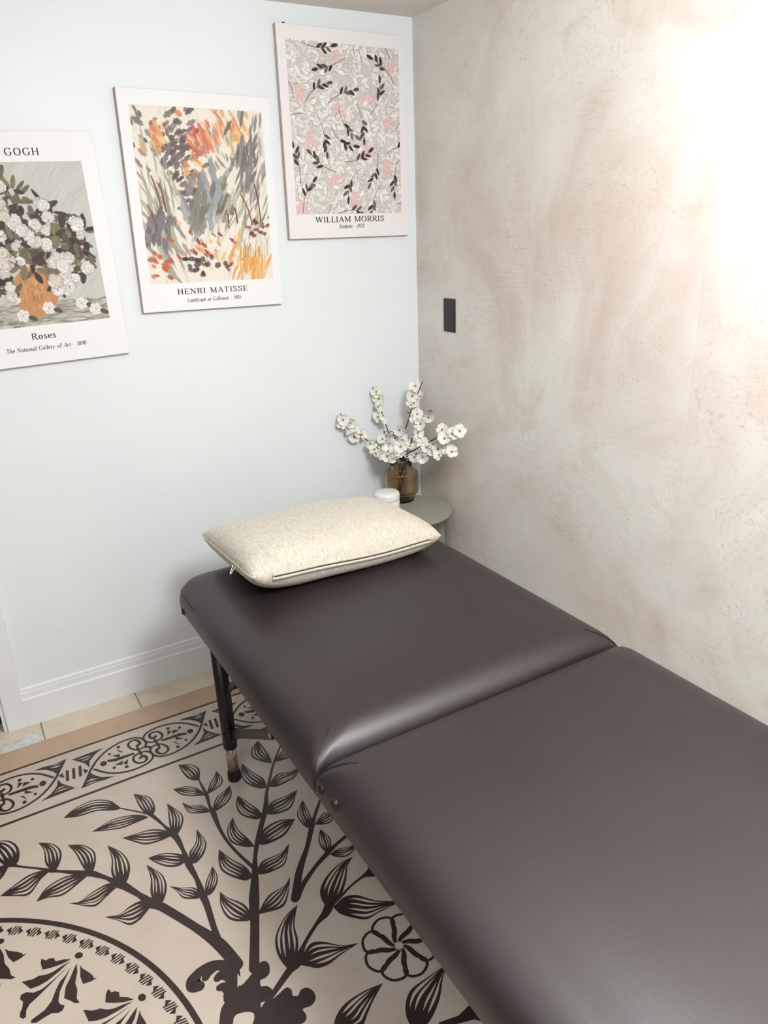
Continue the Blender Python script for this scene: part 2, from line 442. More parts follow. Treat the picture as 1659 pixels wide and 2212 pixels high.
BR = [
 ('printed_branch', '5', [('660,1700 665,1400 660,1200 665,1080 668,900 690,760 740,560 750,440 775,330 800,230 850,100 890,0', [58, 52, 64, 50, 26, 34, 38, 24, 20, 18, 12, 8])], [
  ('665,1340', '415,1150', '590,1362 480,1345 420,1250', '590,1240 480,1195'),
  ('685,1310', '920,1040', '740,1300 860,1262 900,1190', '760,1180 870,1110'),
  ('650,1040', '408,845', '590,1070 440,1010 405,930', '600,970 500,915'),
  ('672,1020', '912,800', '740,1022 850,975 890,930', '720,930 850,870'),
  ('665,825', '508,615', '590,828 490,790 468,700', '620,770 545,700'),
  ('688,805', '955,627', '740,812 840,770 900,720', '720,710 830,640'),
  ('725,605', '542,460', '680,632 570,600 530,530', '690,560 620,510'),
  ('742,590', '970,418', '800,597 890,570 935,530', '780,510 890,460'),
  ('750,405', '575,230', '690,408 600,370 565,300', '730,340 650,290'),
  ('762,395', '990,255', '820,397 900,360 960,320', '820,310 920,285'),
  ('790,225', '687,65', '740,222 650,190 640,130', '770,175 725,110'),
  ('808,220', '1010,110', '870,205 950,175', '850,150 930,110')]),
 ('printed_branch', '5', [('655,975 560,890 470,790 410,690 370,590 340,530 320,460 265,350', [26, 20, 20, 24, 40, 18, 28, 10])], [
  ('362,580', '485,388', '410,558 470,510 500,450', '380,490 440,430'),
  ('355,578', '143,508', '280,587 200,585 170,560', '290,530 200,530'),
  ('318,455', '388,282', '360,432 420,390 435,340', '340,380 370,330'),
  ('308,460', '80,415', '220,464 140,455', '285,428 240,402 160,395'),
  ('268,350', '115,240', '272,310 262,262 200,236', '235,352 190,340 150,300')]),
 ('printed_branch', '5', [('420,1545 370,1400 320,1240 290,1170 250,1060 190,950 150,850 95,750 20,680', [44, 34, 40, 46, 28, 44, 24, 44, 16]),
                          ], [
  ('310,1175', '362,965', '345,1172 385,1120 400,1040', '310,1100 330,1040'),
  ('285,1190', '55,1110', '230,1202 150,1195 110,1150', '265,1150 230,1120 150,1120'),
  ('205,940', '248,700', '240,947 300,880 315,790', '195,870 240,800'),
  ('175,930', '-101,907', '120,965 40,972 -40,945', '150,885 20,872'),
  ('85,735', '37,517', '110,742 150,660 140,590', '55,680 45,590')]),
 ('printed_branch', '3', [('975,850 950,820 910,780 850,730 800,715 660,687', [26, 20, 14, 22, 10, 8])], [
  ('960,845', '685,857', '900,872 820,893 770,884', '930,815 850,808 760,832'),
  ('845,735', '748,610', '864,715 868,680 835,625', '815,720 780,680'),
  ('832,742', '515,822', '800,728 720,730 620,757', '760,772 680,802 580,816'),
  ('680,690', '355,745', '650,668 610,646 520,645 420,690', '640,702 540,706 440,736')]),
 ('printed_branch', '4', [('1700,1010 1570,860 1400,740 1170,600 1090,570 1000,510 900,450 860,430 770,390 690,365 640,355 430,340 370,335 280,320 140,305 80,295 0,312', [70, 72, 50, 54, 64, 34, 50, 60, 26, 40, 46, 20, 32, 16, 16, 36, 20])], [
  ('1120,590', '1050,293', '1170,555 1196,450 1160,360', '1080,500 1080,390'),
  ('1085,590', '748,668', '1060,620 1000,690 930,726 850,694', '1020,550 930,590 860,645'),
  ('880,440', '770,153', '915,402 932,300 880,210', '830,410 798,350 800,250'),
  ('845,450', '495,568', '820,470 760,525 690,588 620,590', '780,425 660,490 570,556'),
  ('645,362', '485,152', '675,322 688,250 670,190 590,150', '600,320 540,210'),
  ('630,370', '260,558', '560,430 450,512 350,528', '580,355 450,385 330,460'),
  ('385,340', '275,135', '415,312 442,235 430,180 370,140', '328,290 315,190'),
  ('350,345', '0,518', '290,402 210,507 110,517', '300,335 200,370 100,440'),
  ('95,308', '-90,130', '135,262 132,170 60,120', '20,290 -50,210'),
  ('60,310', '-240,480', '20,380 -60,450 -160,480', '-20,320 -120,370')]),
 ('printed_branch', '5', [('955,1200 985,1000 1040,830 1070,700 1090,620 1120,530 1150,440', [54, 46, 30, 36, 24, 20, 14]), ('962,1195 1010,1100 1100,970 1180,880 1260,800 1380,705', [50, 34, 26, 36, 24, 28])], [
  ('1085,688', '1008,490', '1040,692 985,640 968,580', '1075,630 1050,570'),
  ('1092,668', '1270,575', '1150,668 1205,655 1235,618', '1150,592 1215,575'),
  ('1135,485', '1088,400', '1105,455 1085,425', '1150,440 1125,405'),
  ('1190,880', '1135,700', '1140,832 1120,770', '1207,850 1213,800 1195,750'),
  ('1205,880', '1402,800', '1240,898 1320,897 1370,860', '1255,845 1335,825')]),
 ('printed_branch', '6', [('400,790 440,720 530,590 570,545 610,450 670,350 720,290 745,240 790,210 850,150 920,95 960,70 1040,40', [28, 20, 30, 42, 16, 16, 36, 44, 14, 10, 14, 40, 40])], [
  ('545,575', '575,248', '520,572 472,500 463,410 510,310', '572,510 579,430 560,350'),
  ('580,555', '890,443', '620,562 680,572 740,550 800,502', '635,452 700,436 800,455'),
  ('735,255', '860,0', '708,240 690,180 718,110 785,40', '790,215 822,130 832,50'),
  ('760,260', '1115,228', '790,292 850,312 930,322 1000,282', '810,210 880,198 980,226'),
  ('770,890', '1012,650', '765,840 812,760 915,690', '900,870 932,810 962,740'),
  ('1165,890', '1352,540', '1128,800 1150,690 1255,610', '1240,860 1300,740 1320,620')]),
]
for name, fr, stems, leaves in BR:
    for st, wd in stems:
        D = Ink(); stem(D, fr, st, wd); D.build('printed_stem', M['ink'])
    for lf in leaves:
        D, L = Ink(), Ink(); leaf(D, L, fr, *lf)
        o = D.build('printed_leaf', M['ink']); L.build('leaf_veins', M['vinyl'], o, True)
for q in ('880,120 935,70 940,0 970,50 1030,100 980,103 930,105', '1465,690 1455,760 1400,815 1300,850 1290,885 1480,835 1600,870 1680,900 1580,780'):
    D = Ink(); D.poly(pts('6', q)); D.build('printed_stem', M['ink'])
# scroll ornament at the foot of the branches
D, L = Ink(), Ink()
D.poly([tuple(p) for p in crom(pts('6', '300,650 345,595 378,548 408,536 430,555 432,595 412,622 386,634 388,664 420,664 448,684 448,714 420,738 388,750 396,776 440,738 480,704 518,672 545,684 550,712 578,712 592,684 622,672 656,690 668,728 646,764 602,782 620,812 614,846 560,880 540,960 330,960 354,830 340,798 285,802 248,832 235,960 175,960 180,800 205,742 200,704 230,680 265,672'), 4, True)])
for s, w in (('240,556 160,542 90,575 45,630 46,660 72,665', [30, 18, 30, 52, 60, 44]), ('245,585 170,566 120,592 104,622', [44, 30, 38, 30]), ('250,625 190,606 166,624', [50, 36, 32]),
             ('235,560 245,630 235,720', [60, 56, 60]), ('235,690 200,668 178,672', [50, 36, 30])):
    D.ribbon(crom(pts('6', s), 6), [x * wscale('6') for x in w])
L.poly(pts('6', '268,600 298,642 268,672'), True)
o = D.build('printed_scroll', M['ink'], None, True); L.build('printed_cutout', M['vinyl'], o)
# flower
D, L = Ink(), Ink()
fc = np.array(FP('6', 1095, 457))
tips = [np.array(FP('6', *q)) for q in ((1015, 322), (1125, 292), (1238, 400), (1285, 478), (1215, 610), (1060, 645), (930, 575), (906, 430))]
angs = [math.atan2(*(t - fc)[::-1]) for t in tips]; rad = float(np.mean([np.hypot(*(t - fc)) for t in tips]))
a0 = angs[1]
for k in range(8):
    a = a0 - k * math.pi / 4; P = []
    for r, da in ((.12, 1.1), (.30, .62), (.50, .42), (.68, .42), (.82, .42), (.94, .27), (1.0, 0), (.95, -.25), (.84, -.40), (.72, -.43), (.66, -.39)):
        P.append(fc + rad * r * np.array((math.cos(a + da), math.sin(a + da))))
    D.ribbon(crom(P, 5), [.006, .012, .012, .008, .0066, .006, .006, .006, .0065, .0065])
st = []
for k in range(16):
    a = 2 * math.pi * k / 16; st.append(fc + rad * (.16 if k % 2 else .09) * np.array((math.cos(a), math.sin(a))))
L.poly(st, True)
o = D.build('printed_flower', M['ink'], None, True); L.build('printed_star', M['vinyl'], o)
# round medallion
MC = np.array((-2.0432, -1.3596)); RR = .6617
D = Ink()
D.ribbon([MC + RR * np.array((math.cos(a), math.sin(a))) for a in np.linspace(0, 2 * math.pi, 181)], .0125, caps=False)
D.build('printed_ring', M['ink'])
D = Ink()
for k in range(86):
    a = math.radians(38.6 + k * 360 / 86); rr = .6345
    e = np.array((math.cos(a), math.sin(a))); tg = np.array((math.sin(a), -math.cos(a))); c = MC + rr * e
    q = lambda u, v: c + tg * u + e * v
    D.poly([q(-.0205, 0), q(-.0115, .0095), q(-.0075, -.0085)]); D.poly([q(.0205, 0), q(.0115, -.0095), q(.0075, .0085)])
    for s in (-.0062, 0, .0062):
        D.ribbon([q(s - .003, -.0105), q(s + .003, .0105)], .0036)
D.build('printed_bead_band', M['ink'], None, True)
pal = ['510,970 460,970 400,985 385,960 350,965 330,978 297,965 292,1000 305,1045 370,1030 440,1005',
 '510,980 440,1020 380,1060 330,1080 280,1088 230,1115 155,1132 220,1182 280,1160 340,1125 420,1060 480,1005',
 '490,1015 450,1060 380,1120 300,1185 240,1210 190,1205 150,1225 143,1255 165,1275 160,1320 145,1350 142,1385 165,1398 185,1385 190,1330 215,1290 280,1230 370,1140 440,1070',
 '510,1020 470,1085 430,1130 400,1190 370,1270 320,1335 225,1405 222,1425 260,1425 330,1380 375,1355 420,1355 450,1335 465,1300 435,1295 418,1270 430,1200 460,1130',
 '550,1000 530,1040 500,1110 470,1170 460,1250 500,1265 540,1285 572,1282 550,1250 555,1190 540,1140 545,1110 555,1060',
 '575,1010 590,1035 640,1065 670,1090 670,1105 697,1103 650,1130 595,1147 575,1095']
palp = [np.array(pts('4', s)) - MC for s in pal]; dot = np.array(FP('4', 565, 942)) - MC
for k in range(19):
    a = math.radians(360 / 19 * k); R2 = np.array(((math.cos(a), -math.sin(a)), (math.sin(a), math.cos(a))))
    D = Ink()
    for P in palp: D.poly(P @ R2.T + MC)
    D.disc(dot @ R2.T + MC, .0075, ry=.0095, rot=a + .67)
    D.build('printed_palmette', M['ink'], None, True)
# border band
D, L = Ink(), Ink()
for y, w in ((-.2275, .009), (-.4584, .009)):
    D = Ink(); D.quads([(MX0 + .02, y - w / 2), (MX1 - .02, y - w / 2)], [(MX0 + .02, y + w / 2), (MX1 - .02, y + w / 2)]); D.build('printed_border_line', M['ink'])
T_ = Ink(); T_.quads([(MX0 + .001, -.2238), (MX1 - .001, -.2238)], [(MX0 + .001, MY1 - .0008), (MX1 - .001, MY1 - .0008)]); T_.build('printed_margin', M['vinyl_tan'])
c0, c1 = np.array(FP('3', 415, 500)), np.array(FP('3', 1210, 210)); PER = .4397
cen = (c0 + c1) / 2; cen[1] = -.343
unit_d, unit_l, disc_d = [], [], []
B1 = crom(pts('3', '500,490 540,425 600,365 680,318 755,296 800,303 818,327 802,350 760,362 727,351 718,332 738,312 768,310 783,326 768,340'), 6)
B2 = crom(pts('3', '527,472 600,491 680,490 760,470 830,435 857,402 848,380 815,372 778,382 750,402 750,424 778,437 812,427 822,408 803,396 786,408'), 6)
claws = ['402,418 470,392 578,352 532,387 503,425 500,462 478,440 440,428', '455,580 478,530 498,484 525,503 570,516 640,510 590,530 540,543 490,565']
clawcut = ['425,421 470,405 520,390 475,410', '450,428 490,412 512,398 488,420', '478,563 510,545 545,535 515,550', '482,545 510,527 550,523 515,535']
tris = ['652,362 690,374 672,376', '626,397 668,388 670,403', '606,420 640,413 742,381 748,388 650,424 612,430', '646,447 688,424 682,445', '688,441 716,417 713,442']
dots = [(613, 387, 8), (663, 348, 10), (580, 440, 17), (640, 463, 9), (710, 457, 10), (838, 347, 9)]
for m in range(-6, 3):
    D, L = Ink(), Ink()
    off = np.array((m * PER, 0))
    for rot in (1, -1):
        tr = lambda p: cen + rot * (np.array(p) - cen) + off
        for C in (B1, B2): D.ribbon([tr(p) for p in C], [.0074, .0074, .0074, .0074, .008, .011])
        for s in claws: D.poly([tr(p) for p in pts('3', s)])
        for s in clawcut: L.poly([tr(p) for p in pts('3', s)], True)
        for s in tris:
            tp = np.array([tr(p) for p in pts('3', s)]); D.poly(tp.mean(0) + (tp - tp.mean(0)) * np.array((1.1, 1.25)))
        for X, Y, r in dots: D.disc(tr(FP('3', X, Y)), r / 2.592 / 680, ry=r / 2.592 / 540)
        D.ribbon([tr(FP('3', 768, 350)), tr(FP('3', 792, 389))], .008)
        D.poly([tr(p) for p in pts('3', '496,478 464,469 476,497')])
    for s in (-.018, 0, .018):
        p = c0 + off; p[1] = cen[1]
        D.ribbon([(p[0] + s - .003, p[1] - .022), (p[0] + s + .003, p[1] + .022)], .0085)
    o = D.build('printed_border_motif', M['ink'], None, True); L.build('motif_veins', M['vinyl'], o, True)

# ------------------------------------------------------------------ massage table
TX0, TX1 = -1.112, -.291
TY_H, TY_M, TY_F = -.372, -1.318, -2.264
TZ0, TZ1 = .466, .586
mt = thing('massage_table', 'dark brown padded folding massage table along the textured wall', 'massage table', ((TX0 + TX1) / 2, TY_M, 0))
MT = Vector(mt.location)
def pad(name, x0, x1, y0, y1, radii, parent):
    """upholstered pad: loops of a rounded rectangle, rolled over the top edge, slight crown"""
    # (inset across the ends, inset across the long sides, height)
    prof = [(.030, .030, TZ0 - .004), (.012, .012, TZ0), (.003, .003, TZ0 + .008), (0, 0, TZ0 + .02), (0, 0, TZ0 + .032)]
    zs, zt = TZ0 + .036, TZ1 - .012
    for k in range(0, 13):
        a = math.pi / 2 * k / 12; cc = 1 - math.cos(a) ** .92; ss = math.sin(a) ** .92
        prof.append((.085 * cc, .105 * cc, zs + (zt - zs) * ss))
    for k, dz in ((.10, .0030), (.18, .0055), (.30, .0085), (.45, .0105), (.7, .012), (1.0, .012)):
        prof.append((.085 + .31 * k, .105 + .235 * k, zt + dz))
    V, F = [], []; NC = 10
    def loop(iy, ix, z):
        out = []
        for (cx, cy, sx, sy, r, a0) in ((x1, y1, -1, -1, radii[0], 0), (x0, y1, 1, -1, radii[1], 90), (x0, y0, 1, 1, radii[2], 180), (x1, y0, -1, 1, radii[3], 270)):
            mn = .012 + .050 * min(1, ix / .05); rx, ry = max(r - ix, mn), max(r - iy, mn)
            for k in range(NC):
                a = math.radians(a0 + 90 * k / (NC - 1))
                out.append((cx + sx * (ix + rx) + rx * math.cos(a) - MT.x, cy + sy * (iy + ry) + ry * math.sin(a) - MT.y, z))
        return out
    n = 4 * NC
    for iy, ix, z in prof: V += loop(iy, ix, z)
    for i in range(len(prof) - 1):
        for k in range(n): F.append((i * n + k, i * n + (k + 1) % n, (i + 1) * n + (k + 1) % n, (i + 1) * n + k))
    F.append(tuple(range(n))[::-1]); F.append(tuple((len(prof) - 1) * n + k for k in range(n)))
    o = mesh_obj(name, V, F, M['leather'], parent, True)
    return o, prof
head, prof_h = pad('pad', TX0, TX1, TY_M + .002, TY_H, (.075, .075, .012, .012), mt)
head['label'] = 'head-end pad with rounded corners'
foot, _ = pad('pad', TX0, TX1, TY_F, TY_M - .002, (.012, .012, .075, .075), mt)
foot['label'] = 'foot-end pad nearest the camera'
# stitched mitre seams at the square corners by the hinge
def mitre(cx, cy, sx, sy, par):
    P = []
    for iy, ix, z in prof_h[3:14]:
        q = (.012 + .050 * min(1, ix / .05)) * .293 - .0006; P.append((cx + sx * (ix + q) - MT.x, cy + sy * (iy + q) - MT.y, z + .0003))
    V, F = tube(P, .0012, 6); mesh_obj('stitched_seam', V, F, M['thread'], par, True)
for sx, cx in ((1, TX0), (-1, TX1)):
    mitre(cx, TY_M + .002, sx, 1, head); mitre(cx, TY_M - .002, sx, -1, foot)
# welt around the rounded head and foot ends
def welt(y0, sgn, par):
    P = []
    iy, ix, z = prof_h[8]; R0 = .075; rx, ry = R0 - ix, R0 - iy
    A = [(TX0 + ix - MT.x, y0 - sgn * .20 - MT.y, z)]
    for k in range(9):
        a = math.pi / 2 * k / 8; A.append((TX0 + R0 - rx * math.cos(a) - MT.x, y0 - sgn * R0 + sgn * ry * math.sin(a) - MT.y, z))
    for k in range(9):
        a = math.pi / 2 * (1 - k / 8); A.append((TX1 - R0 + rx * math.cos(a) - MT.x, y0 - sgn * R0 + sgn * ry * math.sin(a) - MT.y, z))
    A.append((TX1 - ix - MT.x, y0 - sgn * .20 - MT.y, z))
    V, F = tube(A, .0016, 6); mesh_obj('welt', V, F, M['leather'], par, True)
welt(TY_H, 1, head); welt(TY_F, -1, foot)
# frame rails under the pads
def local_box(name, x0, x1, y0, y1, z0, z1, mat, par=mt, bev=.003):
    return bm_obj(name, bm_box(x0 - MT.x, x1 - MT.x, y0 - MT.y, y1 - MT.y, z0, z1, bev, 2), mat, par)
for ya, yb in ((TY_M + .012, TY_H - .05), (TY_F + .05, TY_M - .012)):
    local_box('rail', TX0 + .045, TX0 + .07, ya, yb, .432, .4605, M['black']); local_box('rail', TX1 - .07, TX1 - .045, ya, yb, .432, .4605, M['black'])
    local_box('rail', TX0 + .07, TX1 - .07, yb - .025, yb, .432, .4605, M['black']); local_box('rail', TX0 + .07, TX1 - .07, ya, ya + .025, .432, .4605, M['black'])
# corner bumpers
def bumper(p):
    V, F = lathe([(.0, -.001), (.007, 0), (.0115, .004), (.013, .012), (.012, .022), (.010, .03), (0, .031)], 18)
    o = mesh_obj('corner_bumper', V, F, M['plastic'], mt, True, Vector(p) - MT * 1.0)
    o.location = (p[0] - MT.x, p[1] - MT.y, p[2]); o.rotation_euler = (0, math.pi / 2, 0)
    return o
for p in (ray_at(393, 1322, 0, TX0 - .004), ray_at(688, 1708, 0, TX0 - .004), ray_at(716, 1741, 0, TX0 - .004)): bumper(p)
local_box('hinge', TX0 + .028, TX0 + .06, TY_M - .06, TY_M + .06, .428, .4618, M['plastic']); local_box('hinge', TX1 - .06, TX1 - .028, TY_M - .06, TY_M + .06, .428, .4618, M['plastic'])
# legs
LEGX, LEGY = -1.077, -.629
def make_leg(x, y, sy):
    lx, ly = x - MT.x, y - MT.y
    V, F = tube([(lx, ly, .115), (lx, ly, .118), (lx, ly, .440)], [.0185, .0200, .0200], 20)
    leg = mesh_obj('leg', V, F, M['black'], mt, True)
    V, F = tube([(lx, ly, .024), (lx, ly, .13)], .0160, 20); mesh_obj('leg_extension', V, F, M['silver'], leg, True)
    V, F = tube([(lx, ly, .0022), (lx, ly, .006), (lx, ly, .03), (lx, ly, .032)], [.0175, .0195, .0185, .017], 20); mesh_obj('rubber_foot', V, F, M['rubber'], leg, True)
    bx = .008 if lx < 0 else -.008
    # diagonal folding brace towards the hinge
    def bar(name, a, b, w, h, par):
        a, b = Vector(a), Vector(b); d = (b - a); Ln = d.length; d.normalize(); sd = Vector((1, 0, 0)); up = d.cross(sd).normalized()
        V = []
        for p in (a, b):
            for s, t in ((-1, -1), (1, -1), (1, 1), (-1, 1)): V.append(p + sd * w / 2 * s + up * h / 2 * t)
        return mesh_obj(name, V, [(0, 1, 2, 3), (7, 6, 5, 4), (0, 4, 5, 1), (1, 5, 6, 2), (2, 6, 7, 3), (3, 7, 4, 0)], M['black'], par)
    if sy > 0: return leg
    br = bar('brace', (lx + bx, ly + sy * .012, .165), (lx + bx, ly + sy * .36, .385), .013, .022, leg)
    bar('brace_link', (lx + bx * 1.5, ly + sy * .34, .372), (lx + bx * 1.5, ly + sy * .42, .447), .009, .017, leg)
    V, F = tube([(lx + bx - .0085, ly + sy * .350, .379), (lx + bx + .0085, ly + sy * .350, .379)], .006, 14); mesh_obj('rivet', V, F, M['silver'], br, True)
    bar('strut', (lx + bx, ly + sy * .010, .300), (lx + bx, ly + sy * .165, .447), .010, .013, leg)
    V, F = tube([(lx - .019, ly + sy * .012, .165), (lx + .019, ly + sy * .012, .165)], .009, 14); mesh_obj('bracket', V, F, M['plastic'], leg, True)
    V, F = tube([(lx, ly + sy * .014, .150), (lx + bx * 1.2, ly + sy * .030, .135)], [.006, .003], 8); mesh_obj('catch', V, F, M['plastic'], leg, True)
    return leg
for x in (LEGX + .003, TX0 + TX1 - LEGX - .003):
    make_leg(x, LEGY, -1); make_leg(x, -2.10, 1)
local_box('crossbar', LEGX + .01, TX0 + TX1 - LEGX - .01, LEGY - .008, LEGY + .008, .30, .318, M['black'])
local_box('crossbar', LEGX + .01, TX0 + TX1 - LEGX - .01, -2.108, -2.092, .30, .318, M['black'])

# ------------------------------------------------------------------ pillow
pw, pd, ph = .3045, .208, .080
PC = Vector((-.698, -.527, TZ1 + .0485))
pil = thing('pillow', 'cream chenille lumbar pillow with a zipped edge on the massage table', 'pillow', PC, rot=(math.radians(-2), math.radians(1.4), math.radians(1.0)))
def pil_pt(u, v, top):
    # u along the length, v across, both -1..1
    cut = 1 - .045 * abs(u) ** 8 * abs(v) ** 8
    ex = cut * (1 - .035 * (1 - v ** 4) * abs(u) ** 3); ey = cut * (1 - .05 * (1 - u ** 4) * abs(v) ** 3)
    x = pw * u * ex; y = pd * v * ey
    if top: e = max(0, 1 - abs(u) ** 4.2) ** .50 * max(0, 1 - abs(v) ** 2.9) ** .52
    else: e = max(0, 1 - abs(u) ** 4.5) ** .46 * max(0, 1 - abs(v) ** 4.5) ** .50
    wob = .003 * math.sin(5 * u + 2 * v) * e + .0016 * math.sin(9 * u * v + 1.3) * e
    z = ph * e + wob if top else -ph * .82 * e
    z += (.018 if u < 0 else .002) * abs(u) ** 4 + .003 * v * v - .004 - .006 * math.sin(3.2 * u + .4) * abs(v) ** 6 * (1 - u * u)
    if not top: z = max(z, -.0480 + .03 * max(0, abs(v) - .75) ** 2)
    return (x, y, z)
def pil_grid(top, nu=48, nv=32):
    V, F = [], []
    U = [math.sin(math.pi / 2 * (2 * i / nu - 1)) for i in range(nu + 1)]; W = [math.sin(math.pi / 2 * (2 * j / nv - 1)) for j in range(nv + 1)]
    for j in W:
        for i in U: V.append(pil_pt(i, j, top))
    for j in range(nv):
        for i in range(nu):
            a = j * (nu + 1) + i; q = (a, a + 1, a + nu + 2, a + nu + 1); F.append(q if top else q[::-1])
    return V, F
V1, F1 = pil_grid(True); V2, F2 = pil_grid(False)
bm = bmesh.new()
vs_ = [bm.verts.new(v) for v in V1 + V2]
for f in F1: bm.faces.new([vs_[i] for i in f])
for f in F2: bm.faces.new([vs_[i + len(V1)] for i in f])
bmesh.ops.remove_doubles(bm, verts=bm.verts, dist=.0004)
bm_obj('cover', bm, M['pillow'], pil, True)
def edge_line(v, u0, u1, dz, dy, n=40):
    return [Vector(pil_pt(u0 + (u1 - u0) * k / n, v, True)) + Vector((0, dy, dz)) for k in range(n + 1)]
for dz, nm in ((.0055, 'piping'), (-.0055, 'piping')):
    V, F = tube(edge_line(-1, -.80, .88, dz, -.0015), .0048, 8); mesh_obj(nm, V, F, M['pillow'], pil, True)
V, F = tube(edge_line(-1, -.78, .86, 0, -.002), .0022, 6); mesh_obj('zipper', V, F, M['zip'], pil, True)
zp = Vector(pil_pt(.86, -1, True)); 
bm_obj('zipper_pull', bm_box(zp.x - .012, zp.x + .006, zp.y - .0075, zp.y - .0025, zp.z - .0035, zp.z + .0035, .0015, 2), M['zip_metal'], pil)
# seams at the two ends
for s in (-1, 1):
    V, F = tube([Vector(pil_pt(s, -1 + 2 * k / 30, True)) + Vector((s * .0005, 0, 0)) for k in range(31)], .0022, 6); mesh_obj('end_seam', V, F, M['pillow'], pil, True)
lp = Vector(pil_pt(-1, -.35, True)); A = [lp + Vector((-.002 - .014 * math.sin(math.pi * k / 12), -.008 + .016 * k / 12, -.004 - .022 * math.sin(math.pi * k / 12))) for k in range(13)]
V, F = tube(A, .0013, 6); mesh_obj('hang_loop', V, F, M['tag_white'], pil, True)

# ------------------------------------------------------------------ side table in the corner
STC = Vector((-.190, -.195, 0)); STR, STZ = .165, .507
stb = thing('side_table', 'round sage green side table in the corner behind the pillow', 'table', STC)
V, F = lathe([(0, STZ - .006), (STR - .002, STZ - .006), (STR, STZ - .005), (STR, STZ - .001), (STR - .001, STZ), (0, STZ)], 72)
mesh_obj('table_top', V, F, M['sage'], stb)
def panel_bm(w, z0, z1, r, th, axis):
    P = []
    for cx, cz, a0 in ((w - r, z1 - r, 0), (-w + r, z1 - r, 90)):
        for k in range(9):
            a = math.radians(a0 + 90 * k / 8); P.append((cx + r * math.cos(a), cz + r * math.sin(a)))
    P += [(-w, z0), (w, z0)]
    n = len(P); V = []
    for t in (-th / 2, th / 2):
        for x, z in P: V.append((x, t, z) if axis == 'x' else (t, x, z))
    F = [tuple(range(n)), tuple(range(n, 2 * n))[::-1]] + [(i, i + n, (i + 1) % n + n, (i + 1) % n) for i in range(n)]
    return V, F
for ax in 'xy':
    V, F = panel_bm(STR - .004, .0005, STZ - .0062, .04, .012 if ax == 'x' else .0119, ax)
    if ax == 'y': V = [(x, y if y > 0 else .0062, z) for x, y, z in V]
    mesh_obj('leg_panel', V, F, M['sage'], stb)

# ------------------------------------------------------------------ jar and vase
JC = Vector((-.258, -.168, STZ))
jar = thing('lidded_jar', 'small white ceramic jar with a domed lid beside the amber vase', 'jar', JC)
V, F = lathe([(0, 0), (.040, 0), (.044, .003), (.0455, .010), (.0455, .045), (.0445, .0475), (0, .0475)], 48); mesh_obj('jar_body', V, F, M['ceramic'], jar, True)
V, F = lathe([(0, .0478), (.0445, .0478), (.0462, .050), (.0465, .056), (.0465, .066), (.0455, .072), (.041, .0775), (.032, .0795), (0, .080)], 48); mesh_obj('lid', V, F, M['ceramic'], jar, True)
VC = Vector((-.150, -.0945, STZ))
vase = thing('glass_vase', 'ribbed smoked amber glass vase holding the white blossom branches', 'vase', VC)
NV = 96
outer = [(.0, 0), (.040, 0), (.0445, .002), (.046, .006), (.046, .024), (.047, .027), (.054, .0285), (.0595, .032), (.062, .039), (.062, .108), (.0600, .116), (.054, .1205), (.045, .1225), (.0415, .126), (.040, .131), (.040, .163), (.0395, .165)]
inner = [(.0370, .165), (.0372, .132), (.0385, .1235), (.044, .1195), (.053, .1170), (.0572, .113), (.0588, .106), (.0588, .041), (.0565, .035), (.052, .0318), (.045, .030), (.0425, .027), (.0422, .010), (.040, .008), (0, .008)]
V, F = [], []
for i, (r, z) in enumerate(outer + inner):
    for k in range(NV * 2):
        a = 2 * math.pi * k / (NV * 2)
        rib = (.0009 if i < len(outer) and r > .03 else 0) * math.cos(a * 56)
        V.append(((r + rib) * math.cos(a), (r + rib) * math.sin(a), z))
n2 = NV * 2; tot = len(outer) + len(inner)
for i in range(tot - 1):
    for k in range(n2): F.append((i * n2 + k, i * n2 + (k + 1) % n2, (i + 1) * n2 + (k + 1) % n2, (i + 1) * n2 + k))
mesh_obj('vase_body', V, F, M['glass'], vase, True)

# ------------------------------------------------------------------ blossom branches
def petal_mesh():
    V, F = [], []; nr, nt = 6, 6; cup = rng.uniform(.1, .35); ph0 = rng.uniform(0, 6)
    for i in range(nr + 1):
        t = i / nr; r = .0015 + .0225 * t
        wd = .0015 + .0096 * math.sin(min(1, t * 1.02) * math.pi * .60) ** 1.25
        if t > .92: wd *= .80
        for j in range(nt + 1):
            q = 2 * j / nt - 1
            rr = r - .0045 * q * q * t * t - (.0022 * (1 - abs(q)) ** 2 if i == nr else 0)
            V.append((rr, wd * q, cup * .02 * t * t + .0020 * math.sin(4 * q + ph0) * t + .0016 * q * q * t + .0003 * math.sin(9 * q) * t))
    for i in range(nr):
        for j in range(nt):
            a = i * (nt + 1) + j; F.append((a, a + 1, a + nt + 2, a + nt + 1))
    return V, F
PM, SM = [], None
for k in range(6):
    V, F = petal_mesh(); o = mesh_obj('petal', V, F, M['petal'], None, True); PM.append(o.data); bpy.data.objects.remove(o)
V, F = lathe([(0, .0050), (.0028, .0044), (.0040, .0028), (.0034, .001), (.0018, -.003), (0, -.004)], 10)
o = mesh_obj('blossom', V, F, M['stamen'], None, True); SM = o.data; bpy.data.objects.remove(o)
V, F = lathe([(0, -.004), (.0016, -.002), (.0022, .0), (.0016, .0025), (0, .004)], 8)
o = mesh_obj('bud', V, F, M['stem'], None, True); BM = o.data; bpy.data.objects.remove(o)
def W(X, Y, depth):
    """photo crop coordinate on the plane facing the camera through the vase axis, moved depth metres towards the camera"""
    u, v = 680 + X / 4.366, 800 + Y / 4.366
    d = FWD + ((u - IMG_W / 2) / FPX) * RIGHT - ((v - IMG_H / 2) / FPX) * UP
    dist = (VC + Vector((0, 0, .2)) - CAM).dot(FWD) - depth
    return CAM + d * dist
